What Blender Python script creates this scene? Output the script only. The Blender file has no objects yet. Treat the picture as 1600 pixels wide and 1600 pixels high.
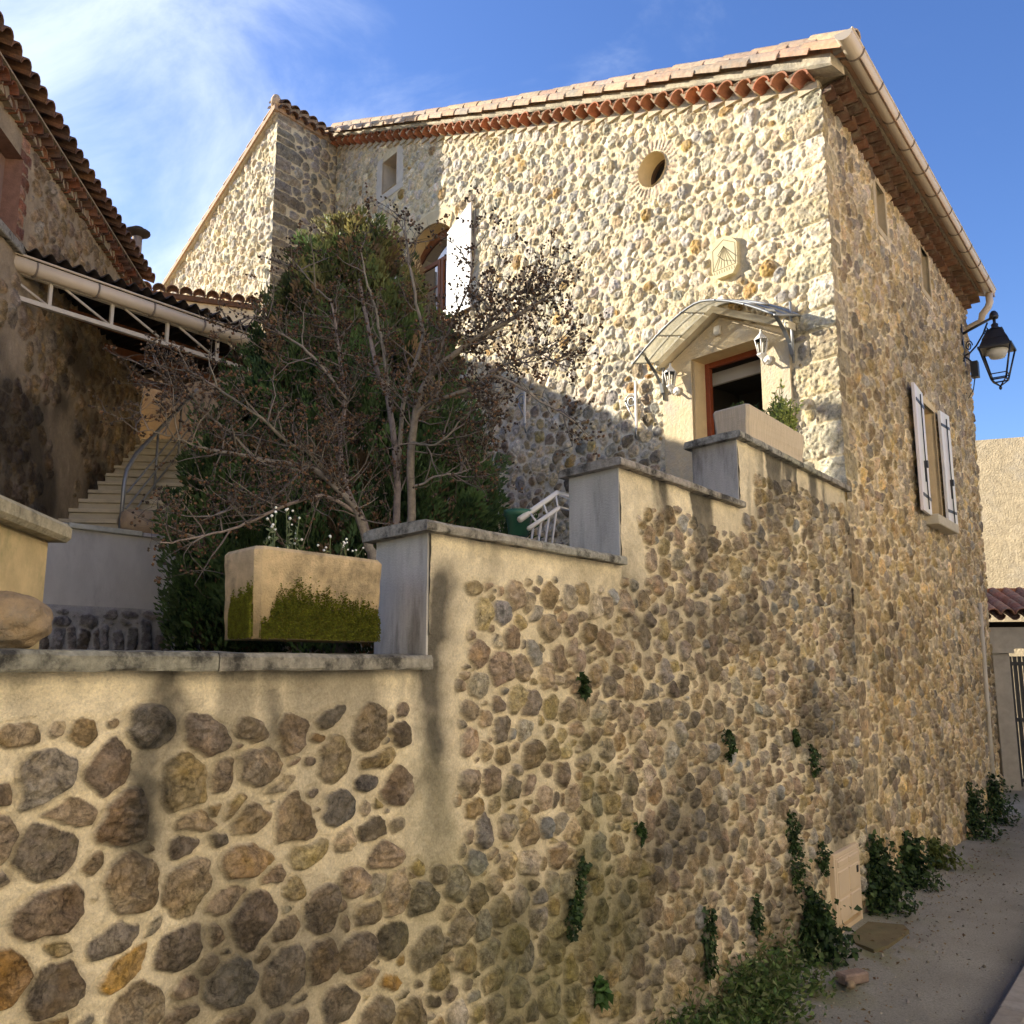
import bpy, math, random
import numpy as np
from mathutils import Matrix, Vector
random.seed(7); rng = np.random.default_rng(7)
R = math.radians
# ------------------------------------------------------------------ camera, sky, sun, exposure
SC = bpy.context.scene; COL = SC.collection
PITCH = math.atan(240/1400.); EYE = np.array([0., 0., 2.0]); FPX = 1400.
cd = bpy.data.cameras.new("camera"); cam = bpy.data.objects.new("camera", cd); COL.objects.link(cam)
cd.sensor_width = 36; cd.lens = 36*FPX/1600; cd.clip_end = 3000; cd.clip_start = .05
cam.location = EYE; cam.rotation_euler = (math.pi/2+PITCH, 0, 0); SC.camera = cam
SUN_AZ = math.atan2(-.894, .447)      # towards the sun, measured from +Y to +X
SUN_EL = R(22.5)
w = bpy.data.worlds.new("World"); SC.world = w; w.use_nodes = True
nt = w.node_tree; nt.nodes.clear()
def N(t, ty, **k):
    n = t.nodes.new(ty)
    for a, b in k.items(): setattr(n, a, b)
    return n
out = N(nt, 'ShaderNodeOutputWorld'); bg = N(nt, 'ShaderNodeBackground'); bg.inputs[1].default_value = .046
sky = N(nt, 'ShaderNodeTexSky', sky_type='NISHITA', sun_disc=False, sun_elevation=SUN_EL, sun_rotation=SUN_AZ, altitude=200, air_density=1.0, dust_density=.5, ozone_density=3.0)
tc = N(nt, 'ShaderNodeTexCoord')
def math_(t, op, a, b=None, c=None):
    n = N(t, 'ShaderNodeMath', operation=op)
    for i, v in enumerate((a, b, c)):
        if v is None: continue
        if isinstance(v, (int, float)): n.inputs[i].default_value = v
        else: t.links.new(v, n.inputs[i])
    return n.outputs[0]
mp = N(nt, 'ShaderNodeMapping'); mp.inputs['Rotation'].default_value = (R(20), R(-38), R(25)); mp.inputs['Scale'].default_value = (2.4, 5.5, 3.0)
nt.links.new(tc.outputs['Generated'], mp.inputs[0])
n1 = N(nt, 'ShaderNodeTexNoise'); n1.inputs['Scale'].default_value = 1.3; n1.inputs['Detail'].default_value = 9; n1.inputs['Roughness'].default_value = .62; n1.inputs['Distortion'].default_value = .5
nt.links.new(mp.outputs[0], n1.inputs['Vector'])
n2 = N(nt, 'ShaderNodeTexNoise'); n2.inputs['Scale'].default_value = 3.0; n2.inputs['Detail'].default_value = 6
nt.links.new(tc.outputs['Generated'], n2.inputs['Vector'])
dt = N(nt, 'ShaderNodeVectorMath', operation='DOT_PRODUCT'); nt.links.new(tc.outputs['Generated'], dt.inputs[0])
dt.inputs[1].default_value = (-.62, .64, .46)          # the bank of high cloud stands to the left
mr = N(nt, 'ShaderNodeMapRange', interpolation_type='SMOOTHSTEP'); nt.links.new(dt.outputs['Value'], mr.inputs[0])
for i, v in ((1, .76), (2, .98), (3, -.13), (4, .27)): mr.inputs[i].default_value = v
cl = math_(nt, 'ADD', n1.outputs[0], mr.outputs[0])
cl = math_(nt, 'ADD', cl, math_(nt, 'MULTIPLY', math_(nt, 'SUBTRACT', n2.outputs[0], .5), .35))
m2 = N(nt, 'ShaderNodeMapRange', interpolation_type='SMOOTHSTEP'); nt.links.new(cl, m2.inputs[0])
for i, v in ((1, .45), (2, .98), (3, 0.), (4, .72)): m2.inputs[i].default_value = v
mx = N(nt, 'ShaderNodeMixRGB'); nt.links.new(m2.outputs[0], mx.inputs[0])
hs = N(nt, 'ShaderNodeHueSaturation'); hs.inputs['Saturation'].default_value = 1.17; hs.inputs['Hue'].default_value = .514; hs.inputs['Value'].default_value = .92; nt.links.new(sky.outputs[0], hs.inputs['Color'])
nt.links.new(hs.outputs[0], mx.inputs[1]); mx.inputs[2].default_value = (4.6, 5.0, 5.6, 1)
nt.links.new(mx.outputs[0], bg.inputs[0]); nt.links.new(bg.outputs[0], out.inputs[0])
sd = bpy.data.lights.new("sun", 'SUN'); sd.energy = 2.25; sd.angle = R(.5); sd.color = (1, .93, .80)
sun = bpy.data.objects.new("sun", sd); COL.objects.link(sun)
LD = Vector((.894*math.cos(SUN_EL), -.447*math.cos(SUN_EL), -math.sin(SUN_EL)))
sun.rotation_euler = LD.to_track_quat('-Z', 'Y').to_euler(); sun.location = (-20, 15, 20)
SC.view_settings.view_transform = 'Standard'; SC.view_settings.look = 'None'; SC.view_settings.exposure = 2.6; SC.view_settings.gamma = 1
SC.render.engine = 'CYCLES'; SC.cycles.max_bounces = 8; SC.cycles.diffuse_bounces = 5; SC.cycles.caustics_reflective = False; SC.cycles.caustics_refractive = False

# ------------------------------------------------------------------ frames of the place (directions on the ground)
def unit(a): return np.array([math.sin(a), math.cos(a), 0.])
UP = np.array([0, 0, 1.])
dS = unit(R(37.2)); nS = np.array([dS[1], -dS[0], 0]); OS = -2.38*nS              # street wall line
dF = unit(R(-40)); nF = np.array([-dF[1], dF[0], 0])                                # house front
HC = 8.07                                                                        # where the house corner stands along the street wall
C0 = OS+dS*HC
FL = 9.70                                                                        # length of the right half of the front
I0 = C0+dF*FL; G0 = I0-dS*1.36                                                    # inner corner, corner of the projecting half
dN = unit(R(-8)); nN = np.array([dN[1], -dN[0], 0]); N0 = np.array([-5.367, 12.5, 0])
def SP(s, z, d=0.): return OS+dS*s+nS*d+UP*z
def FP(s, z, d=0.): return C0+dF*s+nF*d+UP*z
def SQ(s, q, z): return OS+dS*s+dF*q+UP*z
def NP(s, z, d=0.): return N0+dN*s+nN*d+UP*z
def ray(x, y):
    u = (x-800)/FPX; v = (800-y)/FPX; c, s = math.cos(PITCH), math.sin(PITCH)
    return np.array([u, c-v*s, s+v*c])
def at(x, y, Y):
    d = ray(x, y); return EYE+d*(Y/d[1])
T0 = at(165, 822, 9.2)*np.array([1, 1, 0]); A0 = at(165, 822, 9.0)*np.array([1, 1, 0])
def TP(s, z, d=0.): return T0+dS*s+nS*d+UP*z
def AP(s, z, d=0.): return A0+dS*s+nS*d+UP*z
ROOFK = .412                                                                     # rise of the verge per metre of front
def flare(s): return .06*math.exp(-max(s+.4, 0)/.9)
def verge(s): return 7.50+ROOFK*s-.05*math.sin(math.pi*min(max(s/FL, 0), 1))

# ------------------------------------------------------------------ materials
MATS = {}
def mat(name, col=(.5, .5, .5), rough=.85, amt=.25, scale=12., bump=.15, bscale=60., bdist=.004, metal=0., tint=None, tscale=2.5, tlo=.45, thi=.7, spec=.3, stretch=None):
    if name in MATS: return MATS[name]
    m = bpy.data.materials.new(name); m.use_nodes = True; t = m.node_tree; p = t.nodes['Principled BSDF']
    tcn = N(t, 'ShaderNodeTexCoord'); vec = tcn.outputs['Object']
    if stretch:
        mpn = N(t, 'ShaderNodeMapping'); mpn.inputs['Scale'].default_value = stretch; t.links.new(vec, mpn.inputs[0]); vec2 = mpn.outputs[0]
    else: vec2 = vec
    at_ = N(t, 'ShaderNodeAttribute', attribute_name='Col')
    nz = N(t, 'ShaderNodeTexNoise'); nz.inputs['Scale'].default_value = scale; nz.inputs['Detail'].default_value = 8; nz.inputs['Roughness'].default_value = .65
    t.links.new(vec2, nz.inputs['Vector'])
    base = N(t, 'ShaderNodeMixRGB', blend_type='MULTIPLY'); base.inputs[0].default_value = 1; base.inputs[1].default_value = (*col, 1)
    t.links.new(at_.outputs['Color'], base.inputs[2]); cur = base.outputs[0]
    if tint:
        nt2 = N(t, 'ShaderNodeTexNoise'); nt2.inputs['Scale'].default_value = tscale; nt2.inputs['Detail'].default_value = 7; nt2.inputs['Roughness'].default_value = .7
        t.links.new(vec2, nt2.inputs['Vector'])
        rm = N(t, 'ShaderNodeMapRange', interpolation_type='SMOOTHSTEP'); t.links.new(nt2.outputs[0], rm.inputs[0]); rm.inputs[1].default_value = tlo; rm.inputs[2].default_value = thi
        mm = N(t, 'ShaderNodeMixRGB'); t.links.new(rm.outputs[0], mm.inputs[0]); t.links.new(cur, mm.inputs[1]); mm.inputs[2].default_value = (*tint, 1); cur = mm.outputs[0]
    f = math_(t, 'MULTIPLY_ADD', math_(t, 'SUBTRACT', nz.outputs[0], .5), amt*4, 1.0)
    f = math_(t, 'MAXIMUM', f, .15)
    sc = N(t, 'ShaderNodeVectorMath', operation='SCALE'); t.links.new(cur, sc.inputs[0]); t.links.new(f, sc.inputs['Scale'])
    t.links.new(sc.outputs[0], p.inputs['Base Color'])
    p.inputs['Roughness'].default_value = rough; p.inputs['Metallic'].default_value = metal; p.inputs['Specular IOR Level'].default_value = spec
    if bump:
        nb = N(t, 'ShaderNodeTexNoise'); nb.inputs['Scale'].default_value = bscale; nb.inputs['Detail'].default_value = 6; nb.inputs['Roughness'].default_value = .7
        t.links.new(vec, nb.inputs['Vector'])
        b = N(t, 'ShaderNodeBump'); b.inputs['Strength'].default_value = min(1, bump*4); b.inputs['Distance'].default_value = bdist
        t.links.new(nb.outputs[0], b.inputs['Height']); t.links.new(b.outputs[0], p.inputs['Normal'])
    MATS[name] = m; return m
def masonry(name, bscale=55., bdist=.008):
    """stone and mortar: colour and a stone mask (alpha) come from the wall's own attribute; grain, veins and pitting are noise"""
    m = bpy.data.materials.new(name); m.use_nodes = True; t = m.node_tree; p = t.nodes['Principled BSDF']
    tcn = N(t, 'ShaderNodeTexCoord'); vec = tcn.outputs['Object']; a = N(t, 'ShaderNodeAttribute', attribute_name='Col')
    def noise(s, d=8, r=.65, dist=0):
        n = N(t, 'ShaderNodeTexNoise'); n.inputs['Scale'].default_value = s; n.inputs['Detail'].default_value = d; n.inputs['Roughness'].default_value = r; n.inputs['Distortion'].default_value = dist
        t.links.new(vec, n.inputs['Vector']); return n.outputs[0]
    g1 = noise(16, 9, .7, .6); g2 = noise(120, 4, .7); g3 = noise(5, 6, .6)
    msk = a.outputs['Alpha']
    amp = math_(t, 'MULTIPLY_ADD', msk, 1.7, .75)
    v = math_(t, 'MULTIPLY', math_(t, 'SUBTRACT', g1, .5), amp)
    v = math_(t, 'ADD', v, math_(t, 'MULTIPLY', math_(t, 'SUBTRACT', g2, .5), math_(t, 'MULTIPLY_ADD', msk, .75, .95)))
    v = math_(t, 'ADD', v, math_(t, 'MULTIPLY', math_(t, 'SUBTRACT', g3, .5), .5))
    g4 = noise(9, 7, .72, 1.2); crk = N(t, 'ShaderNodeMapRange'); t.links.new(math_(t, 'ABSOLUTE', math_(t, 'SUBTRACT', g4, .5)), crk.inputs[0]); crk.inputs[1].default_value = 0; crk.inputs[2].default_value = .022; crk.inputs[3].default_value = 1; crk.inputs[4].default_value = 0
    crack = math_(t, 'MULTIPLY', crk.outputs[0], math_(t, 'MULTIPLY_ADD', msk, .22, .03))
    v = math_(t, 'SUBTRACT', v, crack)
    v = math_(t, 'MAXIMUM', math_(t, 'ADD', v, 1.0), .2)
    sc = N(t, 'ShaderNodeVectorMath', operation='SCALE'); t.links.new(a.outputs['Color'], sc.inputs[0]); t.links.new(v, sc.inputs['Scale'])
    hsn = N(t, 'ShaderNodeHueSaturation'); t.links.new(sc.outputs[0], hsn.inputs['Color'])
    t.links.new(math_(t, 'MULTIPLY_ADD', math_(t, 'SUBTRACT', noise(9, 3), .5), math_(t, 'MULTIPLY', msk, .9), 1.0), hsn.inputs['Saturation'])
    t.links.new(hsn.outputs[0], p.inputs['Base Color'])
    p.inputs['Roughness'].default_value = .9; p.inputs['Specular IOR Level'].default_value = .25
    h = math_(t, 'ADD', math_(t, 'MULTIPLY', noise(bscale, 8, .72), 1.0), math_(t, 'MULTIPLY', noise(bscale*4.5, 3, .6), .45))
    h = math_(t, 'SUBTRACT', h, math_(t, 'MULTIPLY', crack, .8))
    b = N(t, 'ShaderNodeBump'); b.inputs['Strength'].default_value = 1.0; b.inputs['Distance'].default_value = bdist*1.3
    t.links.new(h, b.inputs['Height']); t.links.new(b.outputs[0], p.inputs['Normal'])
    return m
M_WALL = masonry('rubble_masonry'); M_WALLN = masonry('old_masonry', 30., .012)
cream = lambda: mat('cream_render', (.70, .57, .36), .92, .16, 7, .2, 130, .004, tint=(.40, .34, .25), tscale=3, tlo=.52, thi=.8)
greyr = lambda: mat('grey_render', (.46, .44, .40), .92, .25, 7, .3, 110, .005, tint=(.14, .13, .115), tscale=4.5, tlo=.46, thi=.74, stretch=(1, 1, .22))
coping_m = lambda: mat('weathered_concrete', (.30, .28, .23), .93, .45, 30, .4, 80, .008, tint=(.05, .047, .04), tscale=9, tlo=.44, thi=.66)
terra = lambda: mat('terracotta', (.37, .16, .085), .88, .28, 18, .25, 70, .005, tint=(.16, .10, .07), tscale=7, tlo=.5, thi=.85)
terrag = lambda: mat('pale_roof_tile', (.52, .37, .25), .9, .3, 16, .25, 70, .005, tint=(.30, .27, .21), tscale=6, tlo=.42, thi=.75)
terrao = lambda: mat('old_roof_tile', (.17, .09, .055), .92, .35, 16, .25, 60, .006, tint=(.07, .06, .05), tscale=6, tlo=.4, thi=.8)
whitep = lambda: mat('white_paint', (.74, .71, .64), .5, .05, 6, .05, 60, .002)
gutterm = lambda: mat('beige_pvc', (.60, .50, .37), .42, .06, 3, 0, spec=.5)
iron = lambda: mat('black_iron', (.018, .018, .02), .45, .2, 30, .1, 80, .002, spec=.5)
steel = lambda: mat('grey_steel', (.32, .33, .33), .45, .15, 20, .05, 60, .002, metal=.6)
brownw = lambda: mat('brown_wood', (.20, .075, .03), .55, .25, 25, .1, 60, .002, stretch=(1, 1, .15))
darkm = lambda: mat('dark_void', (.012, .011, .010), .9, .1, 5, 0)
bark = lambda: mat('pale_bark', (.22, .185, .15), .9, .4, 35, .3, 90, .004)
twigm = lambda: mat('twig_bark', (.12, .102, .085), .9, .2, 30, 0)
podm = lambda: mat('dry_pod', (.062, .046, .034), .9, .3, 40, 0)
leafm = lambda: mat('leaf', (.07, .10, .03), .6, .15, 8, 0, spec=.35)
mossm = lambda: mat('moss', (.13, .14, .018), .95, .5, 40, .5, 160, .012)
soilm = lambda: mat('soil', (.06, .045, .03), .95, .4, 20, .3, 60, .01)
glassm = None
def glass(name, col=(.8, .85, .85), rough=.08, alpha=1.):
    if name in MATS: return MATS[name]
    m = bpy.data.materials.new(name); m.use_nodes = True; t = m.node_tree; p = t.nodes['Principled BSDF']
    p.inputs['Base Color'].default_value = (*col, 1); p.inputs['Roughness'].default_value = rough; p.inputs['Transmission Weight'].default_value = alpha; p.inputs['IOR'].default_value = 1.45
    MATS[name] = m; return m

# ------------------------------------------------------------------ mesh helpers
def tag(o, label=None, cat=None, group=None, kind=None):
    if label: o['label'] = label
    if cat: o['category'] = cat
    if group: o['group'] = group
    if kind: o['kind'] = kind
    return o
def thing(name, label, cat, loc, group=None):
    o = bpy.data.objects.new(name, None); COL.objects.link(o); o.location = [float(v) for v in loc]; o.empty_display_size = .1
    return tag(o, label, cat, group)
def adopt(o, parent):
    if parent is None: return
    o.parent = parent
    if parent.type == 'EMPTY' : o.matrix_parent_inverse = Matrix.Translation(-Vector(parent.location))
def raw_mesh(name, co, loops, starts, m, parent=None, col=None, smooth=True):
    me = bpy.data.meshes.new(name); co = np.asarray(co, np.float32); loops = np.asarray(loops, np.int32); starts = np.asarray(starts, np.int32)
    me.vertices.add(len(co)); me.vertices.foreach_set('co', co.ravel())
    me.loops.add(len(loops)); me.loops.foreach_set('vertex_index', loops)
    me.polygons.add(len(starts)); me.polygons.foreach_set('loop_start', starts)
    me.update(calc_edges=True)
    ca = me.color_attributes.new('Col', 'FLOAT_COLOR', 'POINT')
    c = np.ones((len(co), 4), np.float32)
    if col is not None: c[:, :np.asarray(col).shape[1]] = col
    ca.data.foreach_set('color', c.ravel())
    if smooth is True: me.polygons.foreach_set('use_smooth', np.ones(len(starts), bool))
    elif smooth is not False: me.polygons.foreach_set('use_smooth', np.asarray(smooth, bool))
    me.materials.append(m); me.validate(); o = bpy.data.objects.new(name, me); COL.objects.link(o); adopt(o, parent)
    return o
class MB:
    def __init__(s): s.v = []; s.f = []; s.c = []; s.sm = []
    def add(s, vs, fs, c=None, smooth=False):
        b = len(s.v); s.v += [tuple(map(float, x)) for x in vs]; s.f += [tuple(b+i for i in f) for f in fs]
        if c is None: c = (1, 1, 1)
        s.c += [tuple(c)]*len(vs); s.sm += [smooth]*len(fs)
    def prism(s, low, top, c=None):
        n = len(low); vs = list(low)+list(top)
        fs = [tuple(range(n))[::-1], tuple(range(n, 2*n))]+[(i, (i+1) % n, n+(i+1) % n, n+i) for i in range(n)]
        s.add(vs, fs, c)
    def box(s, P, a0, a1, z0, z1, d0, d1, c=None, bev=0.):
        """box in a wall frame P(along, z, out), with a small chamfer"""
        if bev <= 0:
            s.prism([P(a0, z0, d0), P(a1, z0, d0), P(a1, z0, d1), P(a0, z0, d1)], [P(a0, z1, d0), P(a1, z1, d0), P(a1, z1, d1), P(a0, z1, d1)], c); return
        rng_ = [(a0, a1), (z0, z1), (d0, d1)]; vs = []; idx = {}
        for i in (0, 1):
            for j in (0, 1):
                for k in (0, 1):
                    for ax in range(3):
                        q = [rng_[0][i], rng_[1][j], rng_[2][k]]; sg = [i, j, k]
                        for o_ in range(3):
                            if o_ != ax: q[o_] += bev*(1 if sg[o_] == 0 else -1)
                        idx[(i, j, k, ax)] = len(vs); vs.append(P(*q))
        fs = []
        for ax in range(3):
            o1, o2 = [x for x in range(3) if x != ax]
            for e in (0, 1):
                qd = []
                for (x, y) in ((0, 0), (1, 0), (1, 1), (0, 1)):
                    t = [0, 0, 0]; t[ax] = e; t[o1] = x; t[o2] = y; qd.append(idx[(*t, ax)])
                fs.append(tuple(qd))
            for x in (0, 1):
                for y in (0, 1):
                    t0 = [0, 0, 0]; t1 = [0, 0, 0]; t1[ax] = 1
                    for t in (t0, t1): t[o1] = x; t[o2] = y
                    fs.append((idx[(*t0, o1)], idx[(*t1, o1)], idx[(*t1, o2)], idx[(*t0, o2)]))
        for i in (0, 1):
            for j in (0, 1):
                for k in (0, 1): fs.append(tuple(idx[(i, j, k, ax)] for ax in range(3)))
        s.add(vs, fs, c)
    def poly(s, P, pts, d0, d1, c=None): s.prism([P(a, z, d0) for a, z in pts], [P(a, z, d1) for a, z in pts], c)
    def tube(s, pts, rad, n=8, c=None, cap=True, smooth=True):
        pts = [np.asarray(p, float) for p in pts]; m = len(pts)
        if np.isscalar(rad): rad = [rad]*m
        ref = None; vs = []
        for i in range(m):
            t = pts[min(i+1, m-1)]-pts[max(i-1, 0)]; t = t/(np.linalg.norm(t)+1e-9)
            if ref is None: ref = np.cross(t, UP if abs(t[2]) < .9 else np.array([1., 0, 0]))
            ref = ref-t*(ref@t); ref = ref/(np.linalg.norm(ref)+1e-9); bi = np.cross(t, ref)
            for k in range(n):
                a = 2*math.pi*k/n; vs.append(pts[i]+(ref*math.cos(a)+bi*math.sin(a))*rad[i])
        fs = [(i*n+k, i*n+(k+1) % n, (i+1)*n+(k+1) % n, (i+1)*n+k) for i in range(m-1) for k in range(n)]
        if cap: fs += [tuple(range(n))[::-1], tuple(range((m-1)*n, m*n))]
        s.add(vs, fs, c, smooth)
    def lathe(s, base, prof, n=16, c=None, ax=UP, smooth=True):
        ax = np.asarray(ax, float); ax = ax/np.linalg.norm(ax); x = np.cross(ax, [0, 1., 0] if abs(ax[1]) < .9 else [1., 0, 0]); x /= np.linalg.norm(x); y = np.cross(ax, x)
        vs = [np.asarray(base)+ax*h+(x*math.cos(2*math.pi*k/n)+y*math.sin(2*math.pi*k/n))*r for r, h in prof for k in range(n)]
        m = len(prof); fs = [(i*n+k, i*n+(k+1) % n, (i+1)*n+(k+1) % n, (i+1)*n+k) for i in range(m-1) for k in range(n)]
        fs += [tuple(range(n))[::-1], tuple(range((m-1)*n, m*n))]
        s.add(vs, fs, c, smooth)
    def shell(s, p0, p1, up, r0, r1, th=.012, n=8, a0=0., a1=math.pi, c=None):
        """a canal tile: a tapered half pipe with thickness from p0 to p1, its crown towards up"""
        p0, p1, up = (np.asarray(v, float) for v in (p0, p1, up)); t = p1-p0; t /= np.linalg.norm(t); up = up-t*(up@t); up /= np.linalg.norm(up); sd_ = np.cross(t, up)
        vs = []
        for p, r in ((p0, r0), (p1, r1)):
            for rr in (r, r-th):
                for k in range(n+1):
                    a = a0+(a1-a0)*k/n; vs.append(p+(sd_*math.cos(a)+up*math.sin(a))*rr)
        q = n+1; fs = []; sm = []
        for k in range(n):
            fs += [(k, k+1, 2*q+k+1, 2*q+k), (q+k+1, q+k, 3*q+k, 3*q+k+1), (k+1, k, q+k, q+k+1), (2*q+k, 2*q+k+1, 3*q+k+1, 3*q+k)]
        fs += [(0, 2*q, 3*q, q), (n, q+n, 3*q+n, 2*q+n)]
        s.add(vs, fs, c)
    def build(s, name, m, parent=None):
        loops = [i for f in s.f for i in f]; st = np.cumsum([0]+[len(f) for f in s.f[:-1]])
        o = raw_mesh(name, s.v, loops, st, m, parent, s.c, s.sm)
        return o
def jit(c, a=.15): k = 1+random.uniform(-a, a); return (c[0]*k, c[1]*k*random.uniform(.96, 1.04), c[2]*k*random.uniform(.93, 1.07))
def leaves(name, P, D, Nn, L, Wd, C, m, parent=None, fold=.25):
    """many small leaves: a bent diamond of two triangles pairs at every point P, along D"""
    P, D, Nn = (np.asarray(v, float) for v in (P, D, Nn)); D = D/(np.linalg.norm(D, axis=1, keepdims=True)+1e-9)
    S = np.cross(D, Nn); S /= (np.linalg.norm(S, axis=1, keepdims=True)+1e-9); Nv = np.cross(S, D)
    L = np.broadcast_to(np.asarray(L, float).reshape(-1, 1), (len(P), 1)); Wd = np.broadcast_to(np.asarray(Wd, float).reshape(-1, 1), (len(P), 1))
    v = np.stack([P, P+D*L*.5+S*Wd*.5+Nv*Wd*fold, P+D*L-Nv*L*.1, P+D*L*.5-S*Wd*.5+Nv*Wd*fold], 1).reshape(-1, 3)
    n = len(P); b = np.arange(n)[:, None]*4
    loops = np.concatenate([b+0, b+1, b+2, b+0, b+2, b+3], 1).ravel(); st = np.arange(2*n)*3
    return raw_mesh(name, v, loops, st, m, parent, np.repeat(np.asarray(C, float), 4, 0), False)

# ------------------------------------------------------------------ rubble masonry as a height field of separate stones
def vn(X, Z, cell, seed):
    r = np.random.default_rng(seed).random((257, 257)); x = X/cell+1000.3; z = Z/cell+1000.7
    xi = np.floor(x).astype(int); zi = np.floor(z).astype(int); fx = x-xi; fz = z-zi; fx = fx*fx*(3-2*fx); fz = fz*fz*(3-2*fz)
    a = r[xi % 257, zi % 257]; b = r[(xi+1) % 257, zi % 257]; c = r[xi % 257, (zi+1) % 257]; d = r[(xi+1) % 257, (zi+1) % 257]
    return (a*(1-fx)+b*fx)*(1-fz)+(c*(1-fx)+d*fx)*fz
def fbm(X, Z, cell, seed, n=4):
    o = 0; a = 1; t = 0
    for i in range(n): o = o+a*vn(X, Z, cell/2**i, seed+i*17); t += a; a *= .55
    return o/t
def ss(x, a, b):
    t = np.clip((x-a)/(b-a), 0, 1); return t*t*(3-2*t)
class Stone:
    __slots__ = ('x', 'z', 'a', 'b', 'ct', 'st', 'nx', 'nz', 'd', 'P', 'col', 'pr', 'tx', 'tz', 'seed')
def new_stone(r, x, z, a, b, th, k=8, P=7., lo=.78):
    s = Stone(); s.x, s.z, s.a, s.b = x, z, a, b; s.ct, s.st = math.cos(th), math.sin(th)
    an = (np.arange(k)+r.uniform(-.35, .35, k))*2*math.pi/k+r.uniform(0, 6.28)
    s.nx, s.nz = np.cos(an), np.sin(an); s.d = r.uniform(lo, 1.08, k); s.P = P
    s.tx, s.tz = r.normal(0, .28, 2); s.pr = r.uniform(.6, 1.25); s.seed = r.integers(1, 9999); return s
def rect_stone(r, x, z, a, b, th=0., P=12.):
    s = new_stone(r, x, z, a, b, th, 4, P); an = np.arange(4)*math.pi/2; s.nx, s.nz = np.cos(an), np.sin(an); s.d = np.ones(4)*r.uniform(.93, 1.03, 4); s.tx *= .5; s.tz *= .5; return s
def fval(s, X, Z):
    u = (X*s.ct+Z*s.st)/s.a; v = (-X*s.st+Z*s.ct)/s.b; acc = np.zeros(np.broadcast(X, Z).shape, np.float32)
    for nx, nz, d in zip(s.nx, s.nz, s.d): acc += np.maximum((nx*u+nz*v)/d, 0)**s.P
    return acc**(1/s.P)
def pack(r, x0, x1, z0, z1, blocked, size, n, gap, fixed=(), cell=.013, grow=4, horiz=.25, asp=(1.1, 2.0), amax=lambda x: .11):
    """throws stones of falling size into the free places of the wall; size(x,z)->(mean half width, keep probability)"""
    gx = np.arange(x0, x1, cell); gz = np.arange(z0, z1, cell); occ = blocked(gx[:, None]+0*gz[None], gz[None]+0*gx[:, None]).astype(bool)
    out = []
    def patch(s, m):
        rr = max(s.a, s.b)*1.45*m+.02
        i0, i1 = np.searchsorted(gx, (s.x-rr, s.x+rr)); j0, j1 = np.searchsorted(gz, (s.z-rr, s.z+rr))
        return i0, i1, j0, j1
    def test(s, g):
        i0, i1, j0, j1 = patch(s, g)
        if i1 <= i0 or j1 <= j0: return None
        f = fval(s, gx[i0:i1, None]-s.x, gz[None, j0:j1]-s.z)
        gg = 1+gap/min(s.a, s.b); mk = f < gg
        return None if (occ[i0:i1, j0:j1] & mk).any() else (i0, i1, j0, j1, f < 1.0)
    for s in fixed:
        i0, i1, j0, j1 = patch(s, 1.)
        if i1 > i0 and j1 > j0: occ[i0:i1, j0:j1] |= fval(s, gx[i0:i1, None]-s.x, gz[None, j0:j1]-s.z) < 1.03
        out.append(s)
    for k in range(n):
        q = k/n; mul = 1.55*(1-q)**1.1+.33
        x = r.uniform(x0, x1); z = r.uniform(z0, z1); sz, keep = size(x, z)
        if r.random() > keep: continue
        sz = min(sz, amax(x)/1.2); i = min(int((x-x0)/cell), len(gx)-1); j = min(int((z-z0)/cell), len(gz)-1)
        if occ[i, j]: continue
        A = r.uniform(*(asp(x) if callable(asp) else asp)); a = min(sz*mul*r.uniform(.8, 1.2)*math.sqrt(A), amax(x)); b = a/A
        th = r.normal(0, horiz) if r.random() < .86 else r.uniform(0, math.pi)
        s = new_stone(r, x, z, a, b, th, int(r.integers(6, 10)), r.choice([3.2, 4.5, 7., 11.]), r.uniform(.68, .85))
        t = test(s, 1.15)
        if t is None: continue
        for g in range(grow):
            s.a *= 1.09; s.b *= 1.12; t2 = test(s, 1.15)
            if t2 is None or s.a > amax(x): s.a /= 1.09; s.b /= 1.12; break
            t = t2
        for ax in ('b', 'a', 'b'):                          # then stretch it one way into what room is left
            for g in range(3):
                o_ = getattr(s, ax); setattr(s, ax, o_*1.10); t2 = test(s, 1.15)
                if t2 is None or max(s.a, s.b) > min(2.6*min(s.a, s.b), amax(x)): setattr(s, ax, o_); break
                t = t2
        i0, i1, j0, j1, mk = t; occ[i0:i1, j0:j1] |= mk; out.append(s)
    return out
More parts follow.
